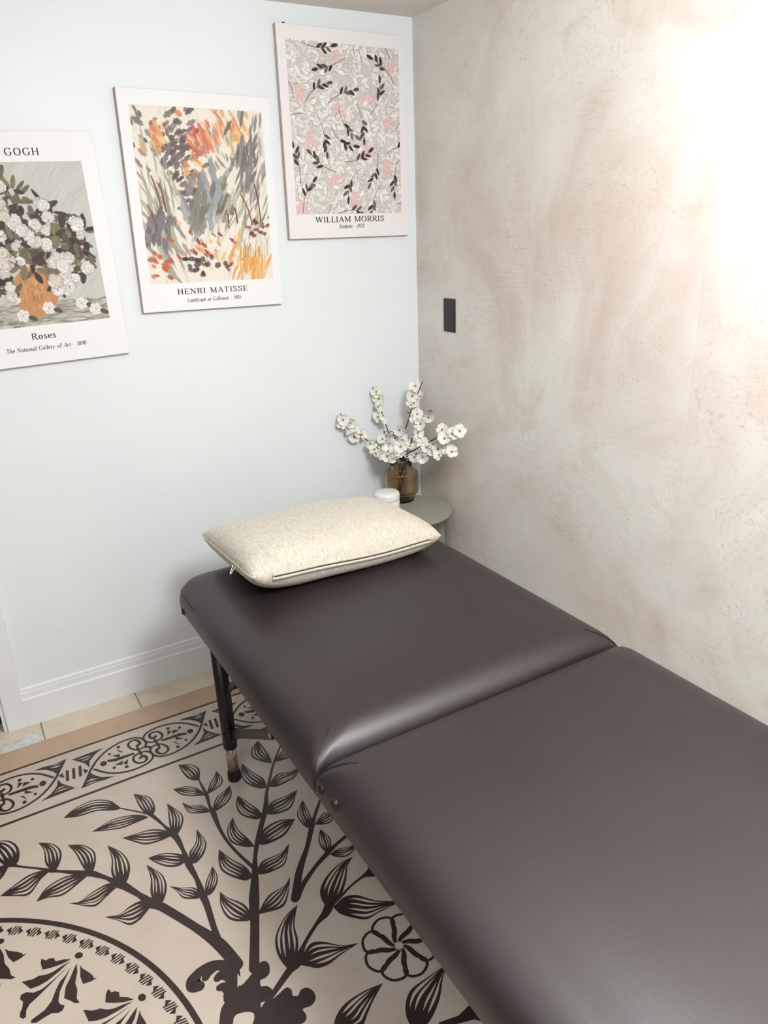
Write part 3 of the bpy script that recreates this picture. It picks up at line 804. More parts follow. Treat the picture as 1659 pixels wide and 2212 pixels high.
BRANCH = [
 ('white blossom branch reaching furthest left along the white wall', [(840, 1010, .00), (800, 900, .0), (690, 810, .01), (560, 710, .01), (480, 650, .01), (400, 580, .01), (300, 500, .02), (215, 420, .02)],
  [(255, 465), (340, 495), (300, 545), (375, 585), (440, 605), (520, 690), (560, 750), (600, 800), (350, 620), (240, 500), (650, 760)], [(225, 408), (197, 427), (538, 692)], .02),
 ('upright white blossom branch leaning left of the vase centre', [(835, 1010, .0), (815, 880, .0), (750, 720, .0), (690, 570, .0), (640, 420, .0), (600, 310, .0), (575, 220, .0)],
  [(565, 200), (605, 265), (572, 345), (590, 440), (685, 620), (640, 650), (700, 690), (760, 740), (625, 480), (720, 580), (760, 640)], [(517, 155), (635, 350), (640, 490), (655, 580)], .015),
 ('tall white blossom branch rising along the room corner', [(838, 1010, .02), (835, 880, .02), (825, 650, .03), (880, 480, .04), (900, 400, .05), (950, 270, .06), (985, 180, .07), (1020, 102, .08)],
  [(950, 150), (920, 240), (1000, 250), (905, 330), (950, 350), (965, 415), (830, 580), (880, 700), (800, 560), (820, 660)], [(995, 275), (880, 400)], .05),
 ('white blossom branch forking right of centre above the vase', [(845, 1010, .03), (860, 870, .04), (910, 670, .06), (950, 570, .07), (1000, 480, .09), (1070, 430, .10)],
  [(1070, 440), (1000, 505), (930, 490), (970, 590), (960, 640), (900, 715), (1020, 690), (870, 770)], [(1078, 380), (1100, 384), (983, 463)], .08),
 ('white blossom branch with few flowers reaching right to the wall', [(848, 1010, .02), (880, 880, .06), (960, 740, .12), (1070, 680, .17), (1150, 635, .20), (1215, 595, .22), (1310, 610, .24), (1408, 630, .25)],
  [(1205, 560), (1290, 600), (1365, 572), (1225, 645), (1110, 690), (1050, 725)], [(1180, 615), (1330, 615)], .20),
 ('low white blossom branch drooping right over the vase rim', [(845, 1010, .05), (880, 850, .08), (950, 790, .12), (1050, 775, .15), (1180, 760, .18), (1320, 795, .20)],
  [(1110, 750), (1160, 742), (1260, 750), (1175, 800), (1290, 770), (1015, 818), (940, 812), (1050, 745)], [(1305, 790), (1300, 802), (968, 735)], .17),
 ('short white blossom branch bunched over the front of the vase', [(835, 1010, .06), (820, 890, .08), (770, 800, .09), (700, 760, .10)],
  [(695, 765), (755, 790), (735, 825), (685, 810), (790, 770), (810, 720), (640, 790)], [(655, 583)], .09)]
rf = random.Random(11)
for label, st_, fl, buds, dep in BRANCH:
    P3 = [W(*q) for q in st_]
    P3[0] = VC + Vector((rf.uniform(-.02, .02), rf.uniform(-.02, .02), .012))
    P3.insert(1, VC + Vector((rf.uniform(-.012, .012), rf.uniform(-.018, .006), .150)))
    P3.pop(2) if len(P3) > 4 else None
    t = thing('blossom_branch', label, 'flowers', P3[0], 'white blossom branches in the vase')
    C = [Vector(c) for c in crom([tuple(p) for p in P3], 6)]
    for c in C: c.x = min(c.x, -.012); c.y = min(c.y, -.012)
    n = len(C)
    Vv, Ff = tube([c - P3[0] for c in C], [.0026 - .0011 * k / (n - 1) for k in range(n)], 7); mesh_obj('stem', Vv, Ff, M['stem'], t, True)
    for i, (X, Y) in enumerate(fl):
        p0 = W(X, Y, dep)
        near = min(C[6:], key=lambda c: (c - W(X, Y, 0)).cross((CAM - W(X, Y, 0)).normalized()).length)
        # same line of sight, at the depth of the stem beside it
        d = (p0 - CAM).normalized(); q = CAM + d * ((near - CAM).dot(d)) - d * rf.uniform(.004, .02)
        q.x = min(q.x, -.026); q.y = min(q.y, -.026)
        o = bpy.data.objects.new('blossom', SM); link(o, t)
        face = (-d + Vector((rf.uniform(-.9, .9), rf.uniform(-.7, .7), rf.uniform(-.7, .7)))).normalized()
        o.rotation_mode = 'QUATERNION'; o.rotation_quaternion = face.to_track_quat('Z', 'Y') @ Matrix.Rotation(rf.uniform(0, 6.28), 3, 'Z').to_quaternion()
        s = rf.uniform(.88, 1.12); o.scale = (s, s, s); o.location = q - P3[0]
        for p in range(5):
            c = bpy.data.objects.new('petal', PM[rf.randrange(6)]); link(c, o)
            c.rotation_euler = (rf.uniform(-.2, .2), rf.uniform(-.3, .12), 2 * math.pi * p / 5 + rf.uniform(-.12, .12)); c.location = (0, 0, .0003 * p)
        # twig from the branch to the bloom
        a, b = near - P3[0], q - P3[0] - face * .003
        if (a - b).length > .006:
            Vv, Ff = tube([a, (a + b) / 2 + Vector((0, 0, .002)), b], [.0011, .0009, .0008], 5); mesh_obj('twig', Vv, Ff, M['stem'], t, True)
    for X, Y in buds:
        p0 = W(X, Y, dep); near = min(C[6:], key=lambda c: (c - p0).length); d = (p0 - CAM).normalized(); q = CAM + d * ((near - CAM).dot(d))
        q.x = min(q.x, -.014); q.y = min(q.y, -.014)
        o = bpy.data.objects.new('bud', BM); link(o, t); o.location = q - P3[0]; o.rotation_euler = (rf.uniform(-.6, .6), rf.uniform(-.6, .6), 0)
        Vv, Ff = tube([near - P3[0], q - P3[0]], [.0009, .0006], 5); mesh_obj('twig', Vv, Ff, M['stem'], t, True)

# ------------------------------------------------------------------ wall plate
sp = thing('switch_plate', 'dark bronze blank switch plate on the textured wall', 'switch plate', (0, -.2055, 1.1895))
bm = bmesh.new(); bmesh.ops.create_cube(bm, size=1)
for v in bm.verts:
    f = 1 if v.co.x > 0 else .93
    v.co = Vector((-.0008 if v.co.x > 0 else -.0068, v.co.y * .0690 * (1 if v.co.x > 0 else .86), v.co.z * .1150 * (1 if v.co.x > 0 else .92)))
bmesh.ops.bevel(bm, geom=list(bm.edges), offset=.0012, segments=2, affect='EDGES')
bm_obj('plate', bm, M['bronze'], sp)
for z in (-.042, .042):
    V, F = lathe([(0, .0012), (.0022, .001), (.003, 0), (.003, -.002)], 14); s = mesh_obj('screw', V, F, M['plastic'], sp, True, (-.0068, 0, z)); s.rotation_euler = (0, -math.pi / 2, 0)

# ------------------------------------------------------------------ lettering
GL = {
 'A': (9, 'N .8,0 4.5,10|T 4.5,10 8.2,0|N 2.2,3.5 6.7,3.5|S .8,0|S 8.2,0'),
 'C': (8.6, 'c 7.8,8.3 6.3,9.8 4.2,10 1.6,8.5 .8,5 1.6,1.5 4.4,0 6.6,.5 7.8,1.8|N 7.8,8 7.8,10'),
 'E': (7.6, 'T 1.5,0 1.5,10|N .3,10 6.5,10|N 1.5,5.2 5.3,5.2|N .3,0 6.9,0|N 6.5,10 6.5,8|N 6.9,0 6.9,2.2|N 5.3,6 5.3,4.4'),
 'G': (9.4, 'c 8,8.3 6.5,9.8 4.2,10 1.6,8.5 .8,5 1.6,1.5 4.4,0 6.8,.5 8,1.6|T 8,.8 8,4.3|S 8,4.3|N 8,8 8,10'),
 'H': (9.2, 'T 1.5,0 1.5,10|T 7.7,0 7.7,10|N 1.5,5.2 7.7,5.2|S 1.5,0|S 1.5,10|S 7.7,0|S 7.7,10'),
 'I': (3.2, 'T 1.6,0 1.6,10|S 1.6,0|S 1.6,10'),
 'J': (4, 'c 2.6,10 2.6,2 2,-1 .3,-2.2|S 2.6,10'),
 'L': (7, 'T 1.5,0 1.5,10|N .3,0 6.4,0|N 6.4,0 6.4,2.4|S 1.5,10'),
 'M': (11, 'N 1.3,0 1.3,10|T 1.3,10 5.5,.5|N 5.5,.5 9.7,10|T 9.7,10 9.7,0|S 1.3,0|S 9.7,0|S .9,10|S 10,10'),
 'N': (9.4, 'N 1.3,0 1.3,10|T 1.3,10 8,0|N 8,0 8,10|S 1.3,0|S .9,10|S 8,10'),
 'O': (9.6, 'o .9,5 1.9,8.6 4.8,10 7.7,8.6 8.7,5 7.7,1.4 4.8,0 1.9,1.4'),
 'R': (8.4, 'T 1.5,0 1.5,10|c 1.5,10 4.8,10 6.5,8.9 6.6,7 5.3,5.4 1.5,5|T 4,5 7.8,0|S 1.5,0|S 1.3,10|S 8,0'),
 'S': (6.8, 'c 6,8 5.2,9.7 3.2,10 1.3,9 1.4,7 3.4,5.5 5.4,4.2 5.9,2.2 4.6,.4 2.6,0 1,.8 .7,2.4|N 6,7.4 6,10|N .7,2.8 .7,0'),
 'T': (8, 'T 4,0 4,10|N .5,10 7.5,10|N .5,10 .5,8|N 7.5,10 7.5,8|S 4,0'),
 'V': (9, 'T .9,10 4.6,0|N 4.6,0 8.3,10|S .9,10|S 8.3,10'),
 'W': (13, 'T .9,10 3.9,0|N 3.9,0 6.5,10|T 6.5,10 9.3,0|N 9.3,0 12.1,10|S .9,10|S 6.5,10|S 12.1,10'),
 'a': (5.8, 'c 1.2,5.4 2.8,6.3 4.4,5.6 4.6,4 4.6,1 5.4,.1|c 4.6,3.8 2,3.2 .8,1.7 1.8,.1 3.4,.4 4.6,1.5'),
 'c': (5.2, 'c 4.6,5.2 3,6.3 1.2,5 .9,3 1.6,.9 3.2,0 4.8,1'),
 'd': (6.3, 'T 4.8,10.3 4.8,0|c 4.8,4.8 3.2,6.3 1.3,5.2 .8,3 1.4,.8 3.1,0 4.8,1.4|N 4,10.3 4.8,10.3|N 4.8,0 5.7,0'),
 'e': (5.6, 'c .9,3.4 3,3.4 4.9,3.5 4.6,5.4 3,6.3 1.3,5.2 .8,3 1.5,.8 3.2,0 4.9,1.1'),
 'f': (3.9, 'c 4.4,9.6 3.2,10.4 2.1,9 2,6 2,0|N .6,6.1 3.8,6.1|S 2,0'),
 'g': (6.1, 'c 4.8,4.8 3.2,6.3 1.3,5.2 .8,3.4 1.4,1.4 3.1,.9 4.8,2|c 4.8,6.2 4.8,-1 4.2,-2.8 2.4,-3.2 .9,-2.3'),
 'h': (6.4, 'T 1.2,10.3 1.2,0|c 1.2,4.5 2.6,6.1 4.2,6 4.8,4.4 4.8,0|S 1.2,0|S 4.8,0'),
 'i': (3, 'T 1.5,6.2 1.5,0|D 1.5,8.8|S 1.5,0|N .6,6.2 1.5,6.2'),
 'l': (3, 'T 1.5,10.3 1.5,0|S 1.5,0|N .6,10.3 1.5,10.3'),
 'm': (9.2, 'T 1.2,6.2 1.2,0|c 1.2,4.6 2.4,6.1 3.8,6 4.3,4.6 4.3,0|c 4.3,4.6 5.5,6.1 6.9,6 7.4,4.6 7.4,0|S 1.2,0|S 4.3,0|S 7.4,0'),
 'n': (6.4, 'T 1.2,6.2 1.2,0|c 1.2,4.5 2.6,6.1 4.2,6 4.8,4.4 4.8,0|S 1.2,0|S 4.8,0'),
 'o': (6.2, 'o .8,3.1 1.5,5.5 3.1,6.3 4.7,5.5 5.4,3.1 4.7,.8 3.1,0 1.5,.8'),
 'p': (6.2, 'T 1.2,6.2 1.2,-3.2|c 1.2,4.8 2.9,6.3 4.7,5.4 5.3,3.1 4.7,.8 2.9,0 1.2,1.2|S 1.2,-3.2'),
 'r': (4.5, 'T 1.2,6.2 1.2,0|c 1.2,4 2.2,5.8 3.6,6.1 4,5.4|S 1.2,0'),
 's': (4.8, 'c 4,5 3.2,6.2 1.8,6.2 1,4.9 2.2,3.4 3.8,2.6 4,1 2.6,0 1.2,.2 .8,1.4'),
 't': (4, 'c 1.8,8 1.8,2 2.2,.3 3.6,.5|N .5,6.1 3.5,6.1'),
 'u': (6.3, 'c 1.2,6.2 1.2,1.6 2.2,.1 3.6,.4 4.8,1.7|T 4.8,6.2 4.8,0'),
 'y': (5.8, 'T .8,6.2 3,0|N 5.2,6.2 2.6,-2.2|c 2.6,-2.2 1.6,-3.2 .6,-2.6'),
 '0': (6.4, 'o .9,4.8 1.6,8.4 3.2,9.6 4.8,8.4 5.5,4.8 4.8,1.2 3.2,0 1.6,1.2'),
 '1': (4.4, 'T 2.4,0 2.4,9.6|N .9,8.2 2.4,9.6|S 2.4,0'),
 '2': (6.2, 'c 1,7.6 1.8,9.3 3.4,9.6 5,8.4 4.6,6 2.6,3.2 .8,.4|T .8,.2 5.4,.2'),
 '5': (6, 'N 1.6,9.4 5,9.4|N 1.6,9.4 1.4,5.4|c 1.4,5.2 3.2,5.8 4.8,4.6 4.9,2.2 3.6,.2 1.8,0 .8,1'),
 '7': (6, 'N .8,9.4 5.4,9.4|T 5.4,9.4 2.2,0'),
 '8': (6.2, 'o 3.1,5.2 4.8,6.6 4.7,8.6 3.1,9.6 1.5,8.6 1.4,6.6|o 3.1,5.2 5.2,3.8 5.2,1.2 3.1,0 1,1.2 1,3.8'),
 '9': (6.2, 'o 5,6.6 4.4,9 3,9.6 1.4,8.6 .9,6.6 1.6,4.6 3.2,4.2 4.6,5|c 5,6.6 4.8,3.4 3.6,1 1.6,0'),
 '-': (4.4, 'N .8,3.4 3.4,3.4'), ' ': (4.2, '')}
def lettering(text, x0, x1, z, cap, parent, name='lettering', slant=0, gap=1.3):
    V, F = [], []; cur = 0; strokes = []
    for ch in text:
        w, s = GL[ch]
        for st in s.split('|'):
            if not st: continue
            k, *pp = st.split(); P = [tuple(map(float, q.split(','))) for q in pp]
            if k == 'S': strokes.append(([(P[0][0] - 1.25 + cur, P[0][1]), (P[0][0] + 1.25 + cur, P[0][1])], .75, P[0][1])); continue
            if k == 'D': strokes.append(([(P[0][0] - .1 + cur, P[0][1]), (P[0][0] + .9 + cur, P[0][1])], 1.1, 0)); continue
            if k in 'co': P = [tuple(q) for q in crom(P, 5, k == 'o')]; P = P + [P[0]] if k == 'o' else P
            strokes.append(([(p[0] + cur, p[1]) for p in P], {'N': .85, 'T': 1.7, 'c': 0, 'o': 0}[k], 0))
        cur += w + gap
    cur -= gap; sx = (x1 - x0) / cur; sz = cap / 10
    lev = 0
    for P, w, _ in strokes:
        C = np.array(P); n = len(C); T = np.gradient(C, axis=0); T /= np.maximum(np.hypot(*T.T), 1e-9)[:, None]; N = np.stack([-T[:, 1], T[:, 0]], 1)
        wd = np.full(n, w) if w else .85 + 1.0 * np.abs(T[:, 1]) ** 2
        b = len(V); lev += 1; y = -.0003 - (lev % 12) * 3e-6
        for s in (1, -1):
            for c, nn, ww in zip(C, N, wd):
                q = c + s * nn * ww / 2; V.append((x0 + (q[0] + slant * q[1]) * sx, y, z + q[1] * sz))
        for i in range(n - 1): F.append((b + i, b + i + 1, b + n + i + 1, b + n + i))
    o = mesh_obj(name, V, F, M['text'], parent); o['kind'] = 'stuff'; return o

# ------------------------------------------------------------------ pictures (generic printed stand-ins)
class Raster:
    """paints soft-edged dabs on a grid of mesh vertices"""
    def __init__(s, w, h, res, bg):
        s.w, s.h = w, h; s.nx, s.ny = int(w / res), int(h / res)
        s.X, s.Y = np.meshgrid(np.linspace(0, w, s.nx), np.linspace(0, h, s.ny)); s.res = res
        s.C = np.zeros((s.ny, s.nx, 3)); s.C[:] = srgb(*bg)[:3]
    def win(s, x0, x1, y0, y1):
        i0 = max(0, int(x0 / s.w * (s.nx - 1)) - 1); i1 = min(s.nx, int(x1 / s.w * (s.nx - 1)) + 3); j0 = max(0, int(y0 / s.h * (s.ny - 1)) - 1); j1 = min(s.ny, int(y1 / s.h * (s.ny - 1)) + 3)
        return (slice(j0, max(j0, j1)), slice(i0, max(i0, i1)))
    def put(s, sl, d, col, a=1):
        m = np.clip(.5 - d / s.res, 0, 1)[..., None] * a
        s.C[sl] = s.C[sl] * (1 - m) + np.array(srgb(*col)[:3]) * m
    def dab(s, x, y, L, w, ang, col, a=1, jag=.0):
        R = max(L, w) * 1.3; sl = s.win(x - R, x + R, y - R, y + R); X, Y = s.X[sl] - x, s.Y[sl] - y
        if X.size == 0: return
        c, q = math.cos(ang), math.sin(ang); u = (X * c + Y * q) / L; v = (-X * q + Y * c) / w
        r = np.sqrt(u * u + v * v); 
        if jag: r = r * (1 + jag * np.sin(7 * np.arctan2(v, u) + x * 900))
        s.put(sl, (r - 1) * min(L, w), col, a)
    def leaf(s, x, y, L, w, ang, col, a=1, vein=None):
        R = L * 1.1; sl = s.win(x - R, x + R, y - R, y + R); X, Y = s.X[sl] - x, s.Y[sl] - y
        if X.size == 0: return
        c, q = math.cos(ang), math.sin(ang); u = (X * c + Y * q) / L; v = (-X * q + Y * c)
        prof = w * np.sqrt(np.clip(1 - np.abs(2 * u - .9) ** 1.6, 0, 1)); d = np.abs(v) - prof; d = np.where((u < 0) | (u > 1), 1, d)
        s.put(sl, d, col, a)
        if vein: s.put(sl, np.where((u < .05) | (u > .92), 1, np.abs(v) - s.res * .25), vein, .8)
    def line(s, P, w, col, a=1):
        P = crom(P, 8)
        for p0, p1 in zip(P[:-1], P[1:]):
            sl = s.win(min(p0[0], p1[0]) - w * 2, max(p0[0], p1[0]) + w * 2, min(p0[1], p1[1]) - w * 2, max(p0[1], p1[1]) + w * 2); X, Y = s.X[sl], s.Y[sl]
            if X.size == 0: continue
            dx, dy = p1[0] - p0[0], p1[1] - p0[1]; L2 = dx * dx + dy * dy + 1e-12; t = np.clip(((X - p0[0]) * dx + (Y - p0[1]) * dy) / L2, 0, 1)
            s.put(sl, np.hypot(X - p0[0] - t * dx, Y - p0[1] - t * dy) - w / 2, col, a)
    def bloom(s, x, y, r, col, line, n=5, a0=0, lw=None):
        for k in range(n):
            an = a0 + 2 * math.pi * k / n; s.ring(x + .55 * r * math.cos(an), y + .55 * r * math.sin(an), .5 * r, col, line, lw)
    def ring(s, x, y, r, col, line, lw=None):
        R = r * 1.3; sl = s.win(x - R, x + R, y - R, y + R); d = np.hypot(s.X[sl] - x, s.Y[sl] - y)
        if d.size == 0: return
        s.put(sl, d - r, col); 
        if line: s.put(sl, np.abs(d - r) - (lw or s.res * .35), line, .85)
    def build(s, name, x0, z0, parent):
        V = np.zeros((s.ny * s.nx, 3)); V[:, 0] = x0 + s.X.ravel(); V[:, 2] = z0 + s.Y.ravel(); V[:, 1] = -.0002
        me = bpy.data.meshes.new(name); idx = np.arange(s.ny * s.nx).reshape(s.ny, s.nx)
        Q = np.stack([idx[:-1, :-1], idx[:-1, 1:], idx[1:, 1:], idx[1:, :-1]], -1).reshape(-1, 4); nq = len(Q)
        me.vertices.add(len(V)); me.vertices.foreach_set('co', V.ravel()); me.loops.add(nq * 4); me.loops.foreach_set('vertex_index', Q.ravel())
        me.polygons.add(nq); me.polygons.foreach_set('loop_start', np.arange(0, nq * 4, 4)); me.update(calc_edges=True); me.validate()
        at = me.color_attributes.new('Col', 'FLOAT_COLOR', 'POINT'); at.data.foreach_set('color', np.c_[s.C.reshape(-1, 3), np.ones(len(V))].ravel())
        me.materials.append(M['art']); o = bpy.data.objects.new(name, me); return link(o, parent)
PW, PH, PD = .4535, .603, .020
def poster(label, cx, cz, rot, art, face_mat):
    t = thing('wall_print', label, 'wall print', (cx, -PD, cz), 'canvas prints on the white wall', (0, math.radians(-rot), 0))
    bm_obj('canvas', bm_box(-PW / 2, PW / 2, .0006, PD - .0012, -PH / 2, PH / 2, .002, 2), M['canvas_side'], t)
    bm_obj('printed_face', bm_box(-PW / 2 + .0008, PW / 2 - .0008, 0, .0012, -PH / 2 + .0008, PH / 2 - .0008, .0003, 1), face_mat, t)
    return t
RES = .0013
# flowers in a pot
p1 = poster('canvas print of pale roses in an orange pot, leftmost and lowest', -1.2847, 1.4535, 1.1, None, M['print_white'])
x0, z0, w, h = -.1848, -.1937, .3696, .4211
ra = Raster(w, h, RES, (196, 198, 192)); r1 = random.Random(21)
for k in range(420):
    x, y = r1.uniform(0, w), r1.uniform(.07, h); c = r1.choice([(186, 189, 183), (205, 207, 202), (214, 215, 210), (178, 182, 176)]); ra.dab(x, y, r1.uniform(.015, .04), .0012, .75 + r1.uniform(-.25, .25), c, .6)
for k in range(240): ra.dab(r1.uniform(0, w), r1.uniform(0, .062), r1.uniform(.01, .03), r1.uniform(.001, .003), r1.uniform(-.3, .4), r1.choice([(146, 142, 132), (166, 161, 150), (122, 116, 108), (178, 173, 160), (134, 132, 116)]), .8)
ra.dab(w * .5, .090, .058, .066, 0, (196, 140, 96)); ra.dab(w * .5, .090, .059, .067, 0, (196, 140, 96), .4)
for k in range(90):
    a = r1.uniform(0, 6.28); q = r1.uniform(0, .9); ra.dab(w * .5 + .05 * q * math.cos(a), .092 + .056 * q * math.sin(a), r1.uniform(.004, .014), .0024, 1.5 + r1.uniform(-.5, .5), r1.choice([(206, 148, 100), (214, 164, 120), (184, 124, 84), (204, 152, 108), (160, 116, 84)]), .75)
def mass():
    while True:
        x, y = r1.uniform(.015, w - .015), r1.uniform(.075, .395)
        if abs(x - w / 2) < .05 and y < .14: continue
        if ((x - w / 2) / .172) ** 2 + ((y - .20) / .135) ** 2 < 1 or ((x - w * .42) / .05) ** 2 + ((y - .33) / .07) ** 2 < 1: return x, y
for k in range(330):
    x, y = mass(); ra.leaf(x, y, r1.uniform(.022, .046), r1.uniform(.005, .010), r1.uniform(0, 6.28), r1.choice([(74, 62, 56), (92, 80, 70), (112, 104, 84), (128, 120, 92), (60, 50, 48)]), 1, (46, 38, 36))
for k in range(54):
    x, y = mass(); R0 = r1.uniform(.014, .026); n0 = r1.randrange(9, 15)
    bc = r1.choice([(234, 231, 230), (228, 222, 217), (239, 238, 238), (224, 218, 208)])
    for m in range(n0 * 2):
        a = r1.uniform(0, 6.28); q = R0 * (1 - m / (n0 * 2.2)); dv = r1.uniform(-12, 8); cc = tuple(max(0, min(255, c + dv)) for c in bc)
        ra.dab(x + q * .6 * math.cos(a), y + q * .6 * math.sin(a), q * .55, q * .36, a + 1.5, (150, 140, 132), .9, .12); ra.dab(x + q * .58 * math.cos(a), y + q * .58 * math.sin(a), q * .5, q * .31, a + 1.5, cc, 1, .12)
for x, y in ((.14, .03), (.21, .045), (.30, .05), (.335, .03)): ra.bloom(x, y, .017, (230, 227, 222), (140, 130, 122), 6, x * 50, .0004); ra.leaf(x + .012, y - .004, .026, .007, -.4, (92, 86, 74))
ra.build('printed_picture', x0, z0, p1)
lettering('VAN GOGH', -.0815, .0805, .2434, .0170, p1, gap=2.4)
lettering('Roses', -.036, .028, -.2305, .0165, p1, gap=1.6)
lettering('The National Gallery of Art - 1890', -.1095, .1055, -.2605, .0112, p1, slant=.18, gap=1.2)
# loose brush dabs
p2 = poster('canvas print of loose orange, grey and plum brush dabs, middle of the three', -.7642, 1.5653, -1.06, None, M['print_white'])
x0, z0, w, h = -.1955, -.2193, .3942, .4797
ra = Raster(w, h, RES, (232, 226, 215)); r2 = random.Random(5)
for k in range(150): ra.dab(r2.uniform(0, w), r2.uniform(0, h), r2.uniform(.01, .05), r2.uniform(.002, .006), r2.uniform(1.1, 2.0), r2.choice([(218, 214, 200), (210, 208, 192), (232, 228, 218), (200, 200, 186)]), .55)
def zone(n, cx, cy, sx, sy, L, Wd, ang, cols, jag=.12):
    for k in range(int(n * .62)):
        l = r2.uniform(*L); ra.dab(r2.gauss(cx, sx) * w, r2.gauss(cy, sy) * h, l, r2.uniform(*Wd), ang + r2.uniform(-.35, .35), r2.choice(cols), r2.uniform(.75, 1), jag)
plum = [(112, 98, 100), (96, 84, 86), (126, 112, 112), (104, 96, 92)]; grey = [(140, 136, 134), (126, 122, 122), (158, 152, 148), (112, 106, 108)]
orange = [(224, 166, 112), (228, 182, 132), (214, 140, 92), (234, 196, 150)]; red = [(190, 92, 78), (206, 112, 100), (176, 80, 66)]; wine = [(124, 60, 58), (140, 72, 66), (104, 54, 54)]; sage = [(160, 160, 140), (176, 176, 158), (146, 148, 132)]
zone(110, .33, .78, .07, .10, (.008, .018), (.005, .009), .6, plum); zone(30, .12, .80, .06, .09, (.008, .02), (.004, .008), -.9, plum); zone(26, .20, .84, .06, .06, (.010, .025), (.005, .009), -.9, orange)
zone(26, .52, .83, .05, .04, (.012, .03), (.005, .010), -1.0, [(214, 128, 116), (206, 108, 98), (222, 150, 136), (190, 84, 74)]); zone(60, .72, .90, .12, .05, (.010, .022), (.004, .007), -1.1, orange + [(206, 140, 96)]); zone(60, .70, .80, .10, .07, (.010, .02), (.003, .005), -1.2, orange + sage)
zone(120, .86, .70, .07, .12, (.016, .035), (.003, .006), 1.25, grey); zone(40, .45, .62, .05, .06, (.010, .02), (.004, .007), -1.0, orange); zone(40, .38, .55, .05, .07, (.008, .016), (.005, .009), .3, plum)
zone(50, .52, .47, .08, .07, (.02, .045), (.006, .012), 1.4, [(150, 154, 158), (136, 138, 140), (162, 168, 174)]); zone(26, .44, .40, .06, .05, (.016, .03), (.006, .010), 1.2, [(122, 120, 108), (136, 134, 122)]); zone(22, .66, .47, .03, .05, (.012, .025), (.006, .010), 1.3, [(122, 118, 104), (112, 106, 96)])
zone(60, .14, .50, .07, .13, (.02, .05), (.002, .004), 1.9, sage + [(150, 144, 132)]); zone(50, .16, .26, .10, .10, (.02, .05), (.003, .006), -1.1, sage + [(150, 140, 144)]); zone(30, .10, .30, .05, .06, (.014, .03), (.006, .012), 1.4, [(126, 120, 126), (110, 102, 106)])
zone(70, .78, .38, .10, .10, (.02, .05), (.002, .004), 1.2, sage + [(206, 202, 186)]); zone(34, .10, .11, .05, .06, (.007, .013), (.004, .007), -.5, [(186, 96, 66), (200, 110, 78), (172, 84, 60)]); zone(70, .48, .18, .14, .07, (.006, .014), (.003, .006), -.9, red + orange + wine)
zone(26, .42, .09, .10, .04, (.006, .012), (.006, .009), .2, [(70, 48, 50), (86, 60, 60), (58, 42, 46)]); zone(90, .82, .10, .09, .05, (.014, .035), (.003, .006), 1.35, [(226, 170, 96), (230, 186, 120), (222, 156, 84)]); zone(24, .92, .33, .05, .03, (.006, .011), (.004, .006), .2, wine)
for xx, y0, y1, b in ((.10, .62, .44, .03), (.15, .58, .42, .02), (.05, .46, .32, .03), (.78, .52, .34, .05), (.90, .58, .36, .02), (.72, .44, .35, .01), (.66, .40, .32, .0)):
    ra.line([(xx * w, y0 * h), ((xx + b) * w, (y0 + y1) / 2 * h), ((xx + b * 1.5) * w, y1 * h)], .004, r2.choice(wine), .95)
for k in range(16): xx = r2.uniform(.72, .98); ra.line([(xx * w, .14 * h), ((xx + .01) * w, .2 * h), ((xx + r2.uniform(-.02, .04)) * w, r2.uniform(.22, .28) * h)], .0012, (132, 130, 104), .8)
ra.build('printed_picture', x0, z0, p2)
lettering('HENRI MATISSE', -.1165, .1085, -.2525, .0150, p2, gap=2.2)
lettering('Landscape at Collioure - 1905', -.0893, .0840, -.2765, .0112, p2, slant=.22, gap=1.2)
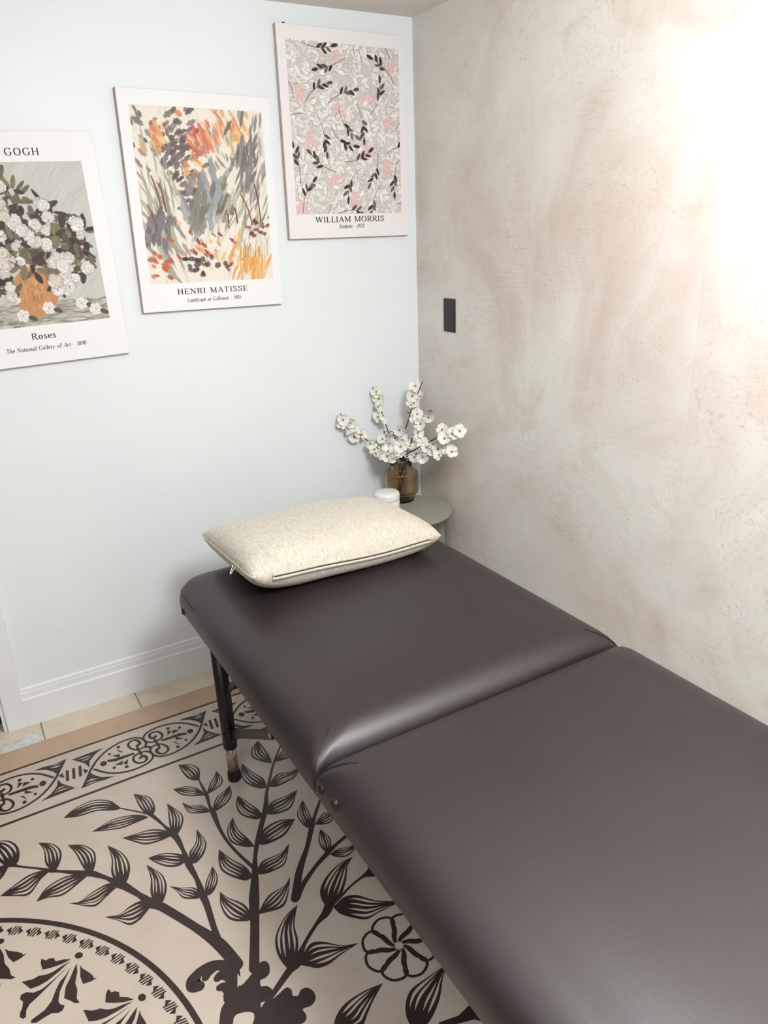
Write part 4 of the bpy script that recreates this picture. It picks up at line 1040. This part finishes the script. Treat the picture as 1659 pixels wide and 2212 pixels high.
# leafy trail pattern
p3 = poster('canvas print of a grey and pink trailing leaf pattern, highest by the corner', -.270, 1.7573, -.5, None, M['print_warm'])
x0, z0, w, h = -.1971, -.2271, .3959, .4896
ra = Raster(w, h, RES * .8, (206, 200, 195)); r3 = random.Random(9)
for k in range(1000):
    x, y = r3.uniform(0, w), r3.uniform(0, h); a = r3.uniform(0, 6.28); L0 = r3.uniform(.022, .040); wl = r3.uniform(.0045, .0075)
    ra.leaf(x - .0007 * math.cos(a), y - .0007 * math.sin(a), L0 + .0018, wl + .0010, a, (138, 130, 127), .9); ra.leaf(x, y, L0, wl, a, r3.choice([(235, 232, 230), (239, 237, 235), (228, 224, 220), (214, 209, 205)]), 1, (170, 162, 158))
for i in range(4):
    for j in range(6):
        cx, cy = (i + .5 + r3.uniform(-.3, .3)) * w / 4, (j + .5 + r3.uniform(-.3, .3)) * h / 6
        if (i + j) % 2 == 0:
            for k in range(26): ra.bloom(cx + r3.gauss(0, .010), cy + r3.gauss(0, .012), .0050, (234, 214, 210), (200, 140, 136), 5, r3.uniform(0, 6), .0004)
        else:
            for k in range(6): ra.bloom(cx + r3.gauss(0, .015), cy + r3.gauss(0, .015), .0064, (236, 232, 229), (104, 92, 88), 5, r3.uniform(0, 6), .0004)
dk = (66, 54, 50); placed = []
tries = 0
while len(placed) < 30 and tries < 4000:
    tries += 1
    x, y = r3.uniform(.0, w), r3.uniform(.0, h); a = r3.uniform(0, 6.28); P = [(x, y)]; cv = r3.choice([-1, 1]) * r3.uniform(.06, .22)
    for q in range(6): a += cv; x += .017 * math.cos(a); y += .017 * math.sin(a); P.append((x, y))
    mid = [P[0], P[2], P[4], P[6]]
    if any(math.hypot(p[0] - q[0], p[1] - q[1]) < .030 for o_ in placed for q in o_ for p in mid): continue
    placed.append(mid); ra.line(P, .0016, (58, 46, 43), .95)
    for q in (3, 4, 5, 6):
        d0 = math.atan2(P[q][1] - P[q - 1][1], P[q][0] - P[q - 1][0])
        for sgn in ((0,) if q == 6 else (1, -1) if q == 4 else (1 if q == 3 else -1,)):
            ra.leaf(P[q][0], P[q][1], r3.uniform(.021, .027), r3.uniform(.0042, .0056), d0 + sgn * r3.uniform(.55, .8), r3.choice([dk, (86, 74, 68), (110, 98, 92), (58, 46, 44)]), 1, (40, 32, 30))
ra.build('printed_picture', x0, z0, p3)
lettering('WILLIAM MORRIS', -.131, .128, -.2525, .0168, p3, gap=1.8)
lettering('Jasmine - 1872', -.0455, .0495, -.2712, .0115, p3, slant=.22, gap=1.2)

bm_obj('hanging_clip', bm_box(-.200, -.194, .004, .012, PH / 2 - .001, PH / 2 + .004, .0008, 1), M['plastic'], p3)
